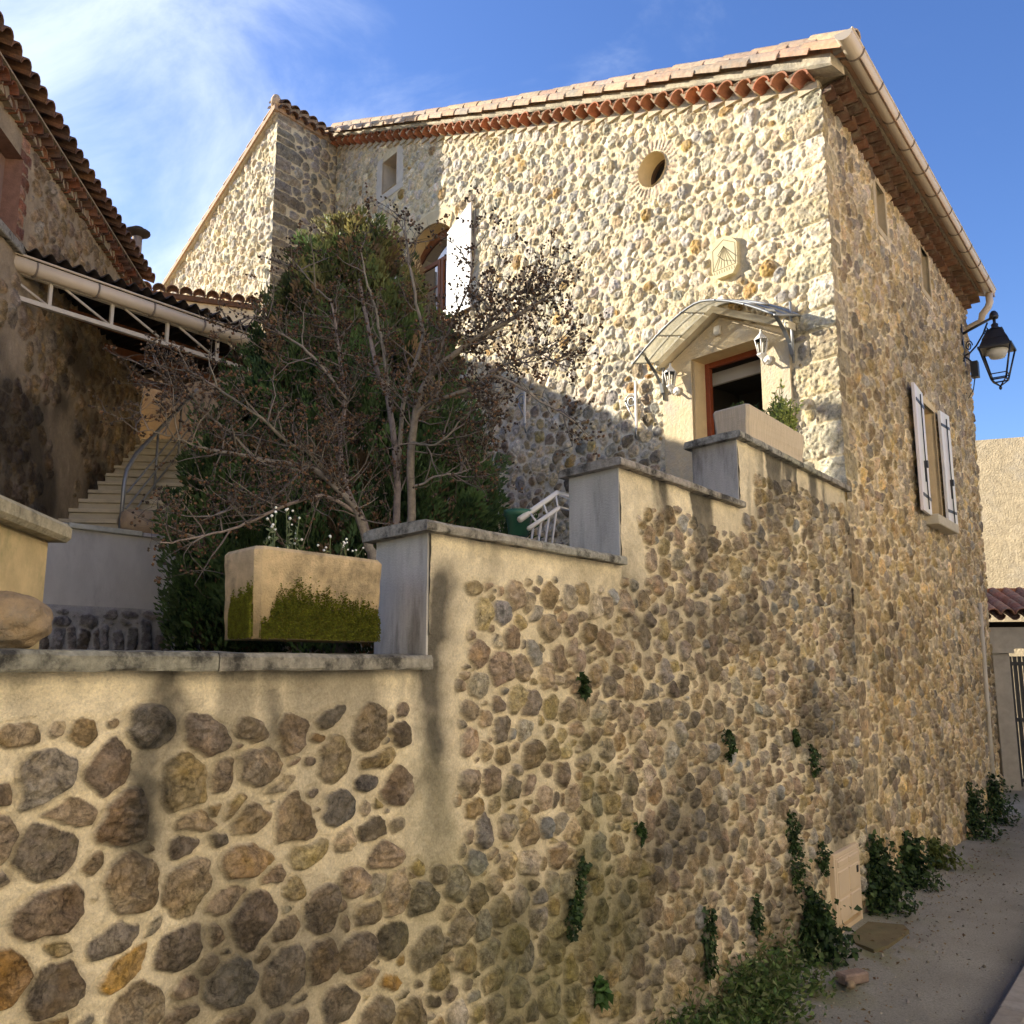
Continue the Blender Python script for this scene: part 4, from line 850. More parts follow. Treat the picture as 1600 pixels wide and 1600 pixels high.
for p, q in (((a0+.02, 6.06), (a1-.02, 6.06)), ((a0+.02, 6.06), (a0+.02, 6.29)), ((a1-.02, 6.06), (a1-.02, 6.29)), ((a0+.02, 6.29), (1.155, 6.37)), ((a1-.02, 6.29), (1.155, 6.37))): line2(mb, p, q, .0035)
for i in range(9): line2(mb, (1.03+i*.031, 6.015), (1.035+i*.031, 6.045), .003)
mb.build('engraving', mat('engraved_line', (.24, .19, .10), .9, .1, 10, 0), so)
mb = MB(); mb.tube([FP(1.155, 6.30, .05), FP(1.155, 6.16, .16), FP(1.155, 6.14, .055)], .004, 5); mb.build('gnomon', iron(), so)
# shutter stays: white bars with a grey scroll, set in the front wall
def stay(s, z0, z1, label):
    o = thing('wall_bracket', label, 'bracket', FP(s, z0, .03))
    mb = MB(); mb.box(FP, s-.014, s+.014, z0, z1, .05, .075, None, .003); mb.build('bar', whitep(), o)
    mb = MB(); mb.tube([FP(s, z0+.02, .06), FP(s+.02, z0-.05, .05), FP(s+.015, z0-.12, .03)], .012, 6); sp = [FP(s+.02+.10*(1-a/14)*math.cos(a)+.05, z0+.34+.09*(1-a/14)*math.sin(a), .055) for a in np.linspace(0, 10, 26)]; mb.tube(sp, .008, 5); mb.tube([FP(s, z0+.06, .06), FP(s+.10, z0+.22, .055), FP(s+.16, z0+.34, .055)], .009, 5); mb.build('scroll', steel(), o)
stay(4.31, 5.06, 5.48, 'white bar with grey scroll fixed to the front wall right of the evergreen')
stay(2.41, 4.60, 5.15, 'white bar with grey scroll fixed to the front wall left of the door')
# iron street lantern on a scroll bracket at the far corner
bs = 14.28; LA = .46; ZL = -.22; lz = 6.98; sl = thing('street_lantern', 'black iron street lantern hanging from a scroll bracket at the far house corner', 'street lamp', SP(bs, 7.1, 0))
mb = MB(); B = lambda d, z: SP(bs, z+ZL, d*LA/.8)
mb.box(SP, bs-.03, bs+.03, 6.40, 7.06, .0, .03); mb.tube([B(.02, 7.12), B(.80, 7.29)], .020, 7); mb.lathe(B(.80, 7.29), [(.02, -.04), (.055, -.03), (.065, .0), (.055, .05), (.03, .085), (.01, .09)], 10)
mb.tube([B(.03, 6.78), B(.16, 6.80), B(.34, 6.90), B(.52, 7.06), B(.64, 7.22)], .013, 6)
for (d0, z0, rr, dr) in ((.17, 6.92, .085, 1), (.60, 7.10, .07, -1)):
    mb.tube([B(d0+rr*(1-a/13)*math.cos(a*dr), z0+rr*(1-a/13)*math.sin(a*dr)) for a in np.linspace(0, 10, 28)], .009, 5)
mb.build('arm', iron(), sl)
lb = B(.80, 6.30); lx = dS; ly = nS
def ring4(z, r_, rot=math.pi/4): return [lb+UP*z+(lx*math.cos(rot+k*math.pi/2)+ly*math.sin(rot+k*math.pi/2))*r_ for k in range(4)]
mb = MB(); mb.tube([lb+UP*.80, lb+UP*.97], .022, 8); mb.lathe(lb+UP*.77, [(.06, 0), (.085, .03), (.045, .06), (.05, .10), (.025, .12)], 12)
for (za, ra, zb_, rb) in ((.475, .315, .51, .315), (.51, .285, .62, .225), (.62, .235, .78, .13), (.78, .15, .80, .07)):
    A_, B_ = ring4(za, ra), ring4(zb_, rb); mb.prism(A_, B_)
mb.build('hood', iron(), sl)
mb = MB(); A_, B_ = ring4(.02, .135), ring4(.475, .285)
for k in range(4):
    mb.tube([A_[k], B_[k]], .014, 5); mb.tube([A_[k], A_[(k+1) % 4]], .012, 5)
for k in range(4): a_, b_ = ring4(.10, .16), None; mb.tube([a_[k], a_[(k+1) % 4]], .009, 5); mb.tube([A_[k], lb-UP*.075], .010, 5)
mb.lathe(lb-UP*.13, [(.006, 0), (.022, .02), (.022, .04), (.012, .06)], 8); mb.build('cage', iron(), sl)
mb = MB(); mb.lathe(lb+UP*.36, [(.10, .0), (.13, .06), (.15, .11)], 12); mb.build('reflector', mat('lamp_white', (.6, .58, .52), .5, .05, 4, 0), sl)
mb = MB(); mb.box(SP, bs-.06, bs+.06, 6.20, 6.44, .10, .20); mb.tube([SP(bs, 6.42, .14), SP(bs, 6.55, .03)], .012, 5); mb.tube([SP(bs, 6.20, .14), SP(bs+.03, 6.03, .10), SP(bs, 5.9, .03), SP(bs, 6.0, .0)], .008, 5); mb.build('junction_box', iron(), sl)
# meter cabinet and its slab
mc = thing('meter_cabinet', 'beige two panel meter cabinet set into the foot of the street wall', 'cabinet', SP(7.37, 0, 0))
bg_ = mat('beige_cabinet', (.62, .49, .34), .55, .06, 5, .03, 60, .001)
mb = MB(); q_ = (7.06, 7.68, -.02, .60); frame_rect(mb, SP, q_, .035, -.04, .040); mb.build('frame', bg_, mc)
mb = MB(); mb.box(SP, 7.095, 7.645, .10, .565, -.04, .044, None, .004)
for x0, x1 in ((7.12, 7.36), (7.385, 7.62)):
    for z0, z1 in ((.13, .27), (.29, .47), (.50, .545)): mb.box(SP, x0, x1, z0, z1, .03, .052, None, .006)
mb.build('door', bg_, mc); mb = MB(); mb.box(SP, 7.55, 7.585, .40, .45, .05, .058); mb.build('lock', iron(), mc); mb = MB(); mb.box(SP, 7.06, 7.68, -.06, .062, -.03, .036, (.95, .92, .85)); mb.build('plinth', bg_, mc)
mb = MB(); pts_ = [EYE+ray(x, y)*(-2.0/ray(x, y)[2]) for x, y in ((1312, 1452), (1308, 1462), (1338, 1478), (1366, 1489), (1388, 1482), (1421, 1458), (1412, 1449), (1352, 1444))]; mb.prism([p+UP*-.03 for p in pts_], [p+UP*.022 for p in pts_], (.62, .56, .40))
tag(mb.build('concrete_slab', mat('slab_concrete', (.24, .215, .16), .93, .25, 8, .3, 70, .006, tint=(.13, .12, .06), tscale=3), None), 'mossy concrete slab on the road before the meter cabinet', 'slab')

# ================================================================== PLANTERS, ROCK, PIER
conc = mat('trough_concrete', (.60, .46, .27), .93, .3, 14, .7, 150, .01, tint=(.25, .20, .12), tscale=6, tlo=.46, thi=.72)
def trough(name, label, s0, s1, q0, q1, z0, z1, flr, feet, moss=False, mt=None):
    """hollow trough with flared sides lying on a wall coping"""
    o = thing(name, label, 'planter', SQ((s0+s1)/2, (q0+q1)/2, z0)); mb = MB(); c = (1, 1, 1)
    def rr(z, e, ins):
        a0, a1, b0, b1 = s0-e+ins, s1+e-ins, q0-e+ins, q1+e-ins; b = .022; out_ = []
        for (x, y, sx_, sy_) in ((a0, b0, 1, 1), (a1, b0, -1, 1), (a1, b1, -1, -1), (a0, b1, 1, -1)):
            pr = [(x, y+sy_*b), (x+sx_*b, y)]; out_ += pr if sx_*sy_ > 0 else pr[::-1]
        return [SQ(x, y, z) for x, y in out_]
    rings = [rr(z0, 0, 0)]
    for k in range(1, 9): f_ = k/8; rings.append([p+np.array([random.uniform(-1, 1), random.uniform(-1, 1), 0])*.002 for p in rr(z0+(z1-.012-z0)*f_, flr*f_, 0)])
    rings += [rr(z1, flr, .010), rr(z1, flr, .032), rr(z1-.02, flr, .042), rr(z1-.07, flr*.8, .045)]
    vs = [p for r_ in rings for p in r_]; n = 8; fs = [(i*n+k, i*n+(k+1) % n, (i+1)*n+(k+1) % n, (i+1)*n+k) for i in range(len(rings)-1) for k in range(n)]+[tuple(range(n))[::-1]]
    mb.add(vs, fs)
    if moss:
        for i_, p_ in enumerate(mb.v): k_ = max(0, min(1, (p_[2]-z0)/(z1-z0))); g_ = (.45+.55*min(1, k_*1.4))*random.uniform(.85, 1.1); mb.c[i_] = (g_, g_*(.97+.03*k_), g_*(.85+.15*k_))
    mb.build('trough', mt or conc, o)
    mb = MB(); mb.add(rr(z1-.05, flr*.8, .03), [tuple(range(8))]); mb.build('soil', soilm(), o)
    for a0, a1 in feet:
        mb = MB(); mb.box(SQ, a0, a1, z0-.045, z0-.001, q0+.03, q0+.14, (.9, .85, .75), .006); mb.build('foot', mt or conc, o)
    return o
tr1 = trough('stone_trough', 'beige stone planter with thick green moss on its front, on the low street wall', 1.795, 2.345, .015, .275, 2.085, 2.385, .012, ((1.82, 1.93), (2.22, 2.33)), True)
# moss grown over the lower front and left end: a bumpy skin with a ragged upper edge
def moss_patch(name, P, a0, a1, topf, z0, parent, n=56, m=28):
    V = []; ok = []
    for i in range(n+1):
        a = a0+(a1-a0)*i/n; tp = z0+(topf(a)-z0)*.80
        for j in range(m+1):
            z = z0+(tp-z0)*j/m; edge = min(1, (m-j)/m*3.5, j/m*8+.3, i/n*10+.05, (n-i)/n*10+.05)
            V.append(P(a, z, -.002+.008*max(edge, 0)**.6*random.uniform(.4, 1.4)))
    fs = [(i*(m+1)+j, (i+1)*(m+1)+j, (i+1)*(m+1)+j+1, i*(m+1)+j+1) for i in range(n) for j in range(m)]
    mb = MB(); mb.add(V, fs, smooth=True); ob = mb.build(name, mossm(), parent); P_ = []; D_ = []; N_ = []; C_ = []
    for k in range(9500):
        a = a0+(a1-a0)*random.random(); tp = topf(a); q_ = random.random(); q_ = q_ if q_ < .8 else .8+abs(random.gauss(0, .16)); z = z0+(tp-z0)*q_; p = P(a, z, .006 if q_ < .78 else .001); P_.append(p); D_.append((P(a, z, 1)-P(a, z, 0))*.6+UP*random.uniform(-.6, .6)+dS*random.uniform(-.6, .6)); N_.append(rng.normal(size=3)); g = random.random(); b_ = random.random() < .18; C_.append((.8+.9*g, (.6 if b_ else .9)+.8*g, .8+.3*g, 1))
    leaves('moss_fuzz', P_, D_, N_, .0095, .005, C_, mossm(), ob); return ob
MR = np.random.default_rng(77).random(400)
def ftop(a):
    t = a*55; k = int(t); f = t-k; n1_ = MR[k % 400]*(1-f)+MR[(k+1) % 400]*f; t = a*160; k = int(t); f = t-k; n2_ = MR[(k+50) % 400]*(1-f)+MR[(k+51) % 400]*f
    return 2.228+.045*max(0, 1-abs(a-1.95)/.07)+.035*(n1_-.5)+.035*(n2_-.5)-.05*max(0, (a-2.2)/.14)-.085*max(0, min(1, (1.885-a)/.05))
moss_patch('moss', lambda a, z, d: SQ(a, .015-.012*(z-2.085)/.3, z)-dF*0+nS*d, 1.812, 2.338, lambda a: max(2.12, ftop(a)), 2.088, tr1)
moss_patch('moss', lambda a, z, d: SQ(1.795-.012*(z-2.085)/.3-d, a, z), .03, .20, lambda a: ftop(a*1.5+1.99)-.01, 2.092, tr1, 20)
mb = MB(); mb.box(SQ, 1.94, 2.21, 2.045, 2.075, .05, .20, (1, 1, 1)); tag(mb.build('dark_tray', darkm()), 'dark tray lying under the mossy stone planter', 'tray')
tr2 = trough('flower_box', 'pale concrete flower box with ribbed sides on the top coping by the door', 5.93, 7.05, .02, .30, 3.582, 3.845, .02, (), False, mat('ribbed_concrete', (.56, .46, .32), .92, .2, 24, .3, 120, .005, stretch=(3, 3, .1)))
# boulder on the low wall
def rock(name, ctr, ax, rad, seed, m, n=26, c=(1, 1, 1)):
    V = []; rr = np.random.default_rng(seed); pl_ = rr.normal(size=(90, 3)); pl_ /= np.linalg.norm(pl_, axis=1, keepdims=True); dd = rr.uniform(.86, 1.12, 90)
    for i in range(n+1):
        th = math.pi*i/n
        for j in range(2*n):
            ph = math.pi*j/n; u = np.array([math.sin(th)*math.cos(ph), math.sin(th)*math.sin(ph), math.cos(th)])
            k = (np.maximum(pl_@u/dd, 0)**24).sum()**(-1/24.); k *= 1+.05*math.sin(7*u[0]+seed)*math.sin(9*u[2]+u[1]*5)+rr.normal(0, .006)
            V.append(np.asarray(ctr)+(ax[0]*u[0]*rad[0]+ax[1]*u[1]*rad[1]+UP*u[2]*rad[2])*k)
    w2 = 2*n; fs = [(i*w2+j, (i+1)*w2+j, (i+1)*w2+(j+1) % w2, i*w2+(j+1) % w2) for i in range(n) for j in range(w2)]
    mb = MB(); mb.add(V, fs, c, True); return mb.build(name, m)
tag(rock('boulder', SQ(1.06, .17, 2.118), (dS, nS), (.135, .11, .088), 5, mat('ochre_rock', (.40, .29, .17), .9, .4, 14, .7, 24, .03, tint=(.22, .20, .17), tscale=6, tlo=.42, thi=.68)), 'rough ochre boulder lying on the low wall below the rendered pier', 'boulder')
# rendered pier and its coping, running back from the low wall
pr = thing('rendered_pier', 'cream rendered stub wall with a thick worn coping behind the boulder', 'pier', SQ(1.0, .4, 2.04))
E0 = at(72, 900, 2.86)*np.array([1, 1, 0]); PP = lambda s, z, d=0.: E0+dN*s+nN*d+UP*z
mb = MB(); mb.box(PP, -.68, 0, 1.86, 2.395, -.30, 0, None, .008); mb.build('pier_face', mat('pier_render', (.62, .48, .25), .92, .22, 9, .3, 110, .004, tint=(.30, .27, .13), tscale=4, tlo=.48, thi=.8), pr)
mb = MB(); mb.box(PP, -.73, .05, 2.395, 2.455, -.36, .055, None, .014); mb.build('coping', mat('pier_coping', (.48, .42, .28), .93, .35, 30, .5, 80, .01, tint=(.22, .20, .14), tscale=7), pr)

# ================================================================== NEIGHBOUR HOUSE ON THE LEFT
nh = thing('neighbour_house', 'old rubble house on the left with deep tiled eaves and a brick edged window', 'house', N0)
NE, NW = 7.05, (-5.75, -4.62, 5.98, 6.80); NA = -9.0
def blk_n(X, Z): return (Z > NE+.02) | in_rect(X, Z, NW, .17) | (fbm(X, Z, .8, 120, 3) > .60)
r = np.random.default_rng(91); fixed = []
for sd_ in (NW[1]+.085,):
    z = NW[2]-.05; k = 0
    while z < NW[3]+.15:
        s = rect_stone(r, sd_+(.02 if k % 2 else 0), z+.065, .085+(.025 if k % 2 else 0), .055, 0, 12.); s.col = random.choice([(.30, .13, .08), (.33, .17, .10), (.27, .12, .08)]); s.pr = .4; fixed.append(s); z += .125; k += 1
stn = pack(r, -6.6, 0, 1.8, 7.1, blk_n, lambda x, z: (.085, .9), 12000, .012, fixed, .02, 4, .3, (1.2, 2.4))
sxn = np.append(np.arange(-6.6, 0, .0155), 0); szn = np.arange(1.7, 7.12, .0155)
X, Z, H, C, K = field(sxn, szn, stn, [(.30, .21, .12), (.34, .24, .13), (.27, .20, .13), (.38, .27, .15), (.24, .17, .11), (.31, .25, .18)], (.40, .31, .20), .022, 131, .016)
awning_shade = ss(fbm(X, Z, 1.2, 133, 4), .45, .65)*ss(5.9-Z, 0, .4)*.7; C *= (1-awning_shade)[..., None]  # wall under the awning darkened in patches, its shade put into the colour
H = np.where(in_rect(X, Z, NW, .05), 0, H)
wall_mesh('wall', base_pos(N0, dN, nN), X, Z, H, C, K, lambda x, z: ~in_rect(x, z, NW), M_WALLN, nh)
mb = MB(); pl4 = [NP(NA, 0), NP(-6.59, 0), NP(-6.59, 0, -.3), NP(NA, 0, -.3)]; mb.prism(pl4, [p+UP*NE for p in pl4], (.8, .6, .4))
pl4 = [NP(NA, 0, -.05), NP(-.0, 0, -.05), NP(-.0, 0, -7.5), NP(NA, 0, -7.5)]; mb.add([p+UP*-.1 for p in pl4]+[p+UP*(NE+(0 if i in (0, 1) else 2.2)) for i, p in enumerate(pl4)], [(1, 2, 6, 5), (2, 3, 7, 6), (3, 0, 4, 7)], (.8, .65, .45))
mb.build('end_wall', cream(), nh)
mb = MB(); reveal_rect(mb, NP, NW, .22); o = mb.build('window', mat('brick_reveal', (.24, .13, .09), .9, .25, 14, .3, 60, .006), nh); mb = MB(); frame_rect(mb, NP, NW, .09, -.20, -.14, (.9, .8, .75)); mb.build('frame', mat('weathered_wood', (.30, .22, .17), .8, .3, 18, .1, 60, .003, stretch=(1, 1, .15)), o); mb = MB(); mb.box(NP, NW[0], NW[1], NW[2], NW[3], -.19, -.18); mb.build('pane', mat('dusty_pane', (.25, .23, .21), .25, .2, 6, 0, spec=.6), o)
mb = MB(); mb.box(NP, NW[0]-.1, NW[1]+.16, NW[2]-.10, NW[2]-.005, -.2, .06, None, .008); mb.build('sill', coping_m(), o)
mb = MB(); mf = MB(); x = NA
while x < -.02:
    for tier in range(2):
        o_ = .10*tier; z = NE+.08*tier; c = random.choice([(1, 1, 1), (1.3, 1.1, .9), (.75, .7, .7), (1.2, .8, .6)])
        if x+o_ < -.6: mb.shell(NP(x+o_, z, -.02), NP(x+o_, z+.01, .08+.075*tier+random.uniform(-.012, .012)), UP, .070, .084, .014, 7, c=jit(c, .2))
    if x < -.7: mf.box(NP, x, x+.205, NE+.02, NE+.17, -.05, .04+.03*random.random(), jit((1, 1, 1), .1))
    x += .205
mb.build('eave_tiles', terrao(), nh); mf.box(NP, NA, -.6, NE+.17, NE+.19, -.05, .16); mf.build('eave_mortar', mat('old_eave_render', (.34, .27, .18), .95, .3, 16, .4, 60, .01), nh)
mb = MB(); sl_ = .30; pl4 = [NP(NA, NE+.20, .12), NP(-.58, NE+.20, .12), NP(-.58, NE+.20+sl_*4.4, -4.0), NP(NA, NE+.20+sl_*4.4, -4.0)]; pl5 = [NP(-.58, NE+.20+sl_*4.4, -4.0), NP(-.58, NE+.20, -7.9), NP(NA, NE+.20, -7.9), NP(NA, NE+.20+sl_*4.4, -4.0)]
mb.prism(pl4, [p+UP*.05 for p in pl4], (.7, .6, .5)); mb.prism(pl5, [p+UP*.05 for p in pl5], (.7, .6, .5)); nr = mb.build('roof', terrao(), nh)
mb = MB(); x = NA
while x < -.6:
    for k in range(3):
        p = NP(x+random.uniform(-.01, .01), NE+.235+sl_*.36*k+random.uniform(-.008, .008), .25-.36*k); mb.shell(p, p-nN*.42+UP*.42*sl_+UP*.015, UP, .104, .086, .014, 7, c=jit(random.choice([(1, 1, 1), (1.3, 1.2, 1.0), (.8, .8, .8)]), .15))
    x += .205
mb.build('roof_tiles', terrao(), nr)
chb = at(213, 392, 12.0); mb = MB(); mb.lathe(chb-UP*.45, [(.075, 0), (.068, .66)], 10, (1, .9, .8)); mb.lathe(chb+UP*.20, [(.06, 0), (.10, .04), (.17, .06), (.175, .09), (.10, .11), (.08, .15), (.02, .16)], 12, (.16, .15, .14)); mb.build('chimney', mat('chimney_pipe', (.34, .27, .21), .9, .3, 12, .2, 60, .004), nr)

# cream wall with a tiled top closing the yard between the two houses
ya, yb = at(222, 600, 13.3)*np.array([1, 1, 0]), at(400, 600, 13.9)*np.array([1, 1, 0]); dv = (yb-ya)/np.linalg.norm(yb-ya); nv = np.array([dv[1], -dv[0], 0]); ya = ya-dv*.9
YP = lambda s, z, d=0.: ya+dv*s+nv*d+UP*z; YL = float((yb-ya)@dv)
yw = thing('yard_wall', 'cream rendered yard wall with old tiles along its top between the two houses', 'wall', ya)
mb = MB(); mb.box(YP, 0, YL, 1.8, 6.6, -.3, 0, (.36, .35, .36)); mb.box(YP, 0, YL, 6.6, 7.72, -.3, 0); mb.build('wall_face', cream(), yw)  # lower part tinted dark: painted shade behind the stairs, below the awning
mb = MB(); x = .05
mb.box(YP, 0, YL, 7.72, 7.80, -.35, .06, (.9, .85, .7))
while x < YL: p = YP(x, 7.81, .12); mb.shell(p, p-nv*.5+UP*.12, UP, .1, .085, .014, 7, c=jit((1.2, 1.1, 1.), .2)); x += .2
mb.build('tile_top', terrao(), yw)

# ================================================================== YARD: TERRACE WALL, STAIRS, AWNING
tw = thing('terrace_wall', 'grey rendered terrace wall with a pale ledge and upright schist stones at its foot', 'wall', TP(.5, 1.9))
mb = MB(); mb.box(TP, -1.2, 4.6, 1.7, 3.36, -.35, 0); mb.build('wall_face', mat('terrace_render', (.55, .535, .51), .92, .14, 4, .25, 90, .005, tint=(.27, .265, .26), tscale=1.6, tlo=.5, thi=.8, stretch=(1, 1, .5)), tw)
mb = MB(); x = -1.2
while x < 4.6: mb.box(TP, x, x+.79, 3.36, 3.41+random.uniform(-.006, .006), -.42, .05, jit((1, 1, 1), .08), .008); x += .8
mb.build('ledge', mat('pale_ledge', (.52, .50, .46), .9, .25, 14, .4, 80, .006), tw)
r = np.random.default_rng(140); fixed = []; x = -.6
while x < 3.2:
    w_ = r.uniform(.022, .055); hh = r.uniform(.11, .2); s = rect_stone(r, x+w_, 2.12+hh*.8+r.uniform(-.03, .03), w_, hh, r.normal(.0, .12), 7.); s.pr = 1.6; s.col = random.choice([(.22, .21, .21), (.16, .155, .16), (.27, .25, .24), (.20, .17, .15)]); fixed.append(s); x += 2*w_+r.uniform(.03, .07)
stt = fixed+pack(r, -.6, 3.2, 2.42, 2.62, lambda X, Z: Z > 2.58, lambda x, z: (.08, .7), 800, .02, (), .015, 3, .2, (2.0, 3.5))
sxt = np.arange(-.62, 3.2, .012); szt = np.arange(1.85, 2.62, .012)
X, Z, H, C, K = field(sxt, szt, stt, [(.24, .23, .22), (.30, .28, .27), (.19, .18, .18)], (.42, .41, .40), .035, 143, .014); H = H+.02
H *= ss(2.60+.03*np.sin(X*6)-Z, -.02, .05)
wall_mesh('stone_foot', base_pos(T0, dS, nS), X, Z, H, C, K, lambda x, z: z < 2.60, M_WALLN, tw)
# outside stairs rising along the neighbour's wall
stp = thing('outdoor_staircase', 'pale concrete stairs climbing along the old house wall under the awning', 'stairs', NP(-3, 3.3, .5))
tread = mat('stair_concrete', (.52, .46, .34), .9, .18, 8, .3, 90, .004, tint=(.34, .30, .22), tscale=4)
for k in range(11):
    mb = MB(); s0 = -2.85+.295*k; z0 = 3.42+.165*k; mb.box(NP, s0, s0+.32, z0-(.25 if k else 1.2), z0+.118, .01, 1.04); mb.box(NP, s0-.035, s0+.30, z0+.12, z0+.163, .01, 1.07, (1.08, 1.06, 1.0), .006); mb.build('step', tread, stp)
mb = MB(); mb.poly(lambda a, z, d: NP(a, z, d), [(-2.8, 1.7), (.3, 1.7), (.3, 5.0), (0, 4.9), (-2.8, 3.25)], .03, 1.0, (.8, .78, .7)); mb.build('stair_flank', tread, stp)
rl = thing('stair_railing', 'grey steel stair railing with slanting bars beside the pale outdoor stairs', 'railing', NP(-3, 3.4, 1.0))
def rp_(k, h): return NP(-2.85+.295*k, 3.42+.165*k+h, .72)
mb = MB(); mb.tube([NP(-3.00, 3.40, .70), NP(-2.98, 4.0, .70), NP(-2.92, 4.14, .70), rp_(.6, .86), rp_(10.5, .9)], .024, 8); mb.build('handrail', steel(), rl)
for h in (.25, .42, .60): mb = MB(); mb.tube([rp_(-.2, h-.1), rp_(10.5, h)], .012, 6); mb.build('bar', steel(), rl)
for k in (3.6, 7.4): mb = MB(); mb.tube([rp_(k, 0), rp_(k, .88)], .015, 6); mb.build('post', steel(), rl)
# barrel shaped planter on the terrace ledge
b0 = TP(.62, 3.41, -.24); bp = thing('barrel_planter', 'rounded beige trough lying on the terrace ledge at the foot of the stairs', 'planter', b0)
mb = MB(); prof = [(.0, -.32), (.10, -.31), (.135, -.25), (.145, 0), (.135, .25), (.10, .31), (0, .32)]; mb.lathe(b0+UP*.14, prof, 16, ax=dS); mb.build('trough', mat('clay_trough', (.42, .31, .20), .9, .25, 10, .4, 80, .006), bp)
mb = MB(); mb.box(TP, .38, .86, 3.53, 3.56, -.33, -.15); mb.build('soil', soilm(), bp)
# awning: lattice beam with gutter, corrugated sheet
aw = thing('awning', 'lean-to awning of dark corrugated sheets on a cream lattice beam with a gutter', 'awning', AP(0, 5.6))
creamp = mat('cream_paint', (.56, .50, .40), .6, .15, 10, 0)
AA, AB = -1.30, 2.6
mb = MB(); mb.tube([AP(AA, 5.81, .06), AP(AB, 5.81, .06)], .074, 14); mb.tube([AP(AA, 5.885, .12), AP(AB, 5.885, .12)], .012, 6)
ag = mb.build('gutter', gutterm(), aw)
x = AA+.35
while x < AB: mb = MB(); mb.tube([AP(x, 5.81+.080*math.sin(a), .06+.080*math.cos(a)) for a in np.linspace(-math.pi, .6, 10)], .010, 5); mb.build('bracket', mat('gutter_clip', (.2, .2, .2)), ag); x += .62
mb = MB(); mb.box(AP, AA, AB, 5.470, 5.515, -.03, .02); mb.build('lower_chord', creamp, aw); mb = MB(); mb.box(AP, AA, AB, 5.735, 5.775, -.03, .02); mb.build('upper_chord', creamp, aw)
x = AA+.55; 
while x < AB:
    mb = MB(); mb.box(AP, x-.016, x+.016, 5.515, 5.735, -.02, .012); mb.build('strut', creamp, aw)
    mb = MB(); a_, b_ = AP(x-.50, 5.735, 0), AP(x-.03, 5.515, 0); mb.tube([a_, b_], .014, 5); mb.build('diagonal', creamp, aw); x += .64
mb = MB(); V = []; fs = []; m = 260
for i in range(m+1):
    s = AA-.3+(AB-AA+.3)*i/m; wv = .030*math.sin(2*math.pi*s/.146)+.012*math.sin(s*2.3)
    for d, z in ((.15, 5.965), (-1.6, 6.06), (-3.2, 6.2)): V += [AP(s, z+wv, d), AP(s, z+wv-.006, d)]
for i in range(m):
    for k in (0, 2): b = i*6+k; fs += [(b, b+6, b+8, b+2), (b+1, b+3, b+9, b+7)]
    fs.append((i*6, i*6+1, i*6+7, i*6+6))
mb.add(V, fs, smooth=False); mb.build('corrugated_sheet', mat('dark_sheet', (.045, .036, .032), .8, .3, 10, .1, 60, .003), aw)
mb = MB(); mb.box(AP, 2.30, 2.40, 1.8, 5.47, -.05, .05); mb.build('post', creamp, aw)
mb = MB(); mb.box(AP, -1.2, 2.4, 5.84, 5.93, -1.0, -.92); mb.build('purlin', brownw(), aw)
for d in (-1.9, -2.8): mb = MB(); mb.box(AP, -1.2, 2.4, 5.90, 5.99, d, d+.08); mb.build('purlin', brownw(), aw)
# garden steps and landing behind the street wall, with the white railing, pot
gs = thing('garden_steps', 'concrete steps behind the stepped wall rising to the front door', 'stairs', SQ(4.5, .9, 1.9))
for k in range(6): mb = MB(); s0 = 3.3+.30*k; mb.prism([SQ(s0, .40, 1.8), SQ(s0+.31, .40, 1.8), SQ(s0+.31, 1.35, 1.8), SQ(s0, 1.35, 1.8)], [SQ(s0, .40, 2.02+.14*k), SQ(s0+.31, .40, 2.02+.14*k), SQ(s0+.31, 1.35, 2.02+.14*k), SQ(s0, 1.35, 2.02+.14*k)]); mb.build('step', tread, gs)
mb = MB(); l_ = [SQ(5.1, .40, 1.8), SQ(HC-.06, .40, 1.8), SQ(HC-.06, 2.1, 1.8), SQ(5.1, 2.1, 1.8)]; mb.prism(l_, [p+UP*.86 for p in l_]); mb.build('landing', tread, gs)
wr = thing('white_railing', 'white metal railing with slanted bars behind the second wall step', 'railing', SQ(4.2, 1.4, 2.0))
hr = [at(738, 803, 5.75), at(770, 800, 5.8), at(868, 771, 6.2), at(905, 778, 6.0)]
hr2 = [at(835, 820, 5.75), at(872, 792, 6.0), at(905, 797, 5.8)]
mb = MB(); a_, b_, c__ = at(812, 812, 5.85), at(871, 770, 6.3), at(910, 783, 6.05); mb.tube([a_, b_, c__], .022, 6); mb.build('handrail', whitep(), wr)
a2, b2, c2 = at(826, 826, 5.6), at(874, 793, 6.1), at(912, 802, 5.9); mb = MB(); mb.tube([a2, b2, c2], .015, 6); mb.build('lower_rail', whitep(), wr)
for f_ in (.15, .4, .65, .9):
    p = a2*(1-f_)+b2*f_; mb = MB(); mb.tube([p, p-UP*.42-dS*.10], .008, 5); mb.build('bar', whitep(), wr)
for f_ in (.25, .6, .95): p = a_*(1-f_)+b_*f_; q_ = a2*(1-f_)+b2*f_; mb = MB(); mb.tube([p, q_], .007, 5); mb.build('bar', whitep(), wr)
gp = thing('green_pot', 'green plastic plant pot on the wall behind the white railing', 'pot', at(810, 838, 6.0))
mb = MB(); b_ = at(810, 838, 6.0); mb.lathe(b_, [(.065, 0), (.085, .13), (.097, .133), (.10, .175), (.09, .175), (.08, .14)], 18); mb.build('pot', mat('green_plastic', (.035, .13, .075), .45, .1, 5, 0, spec=.5), gp); mb = MB(); mb.lathe(b_, [(.0, .138), (.086, .14), (.0, .143)], 14); mb.build('soil', soilm(), gp)
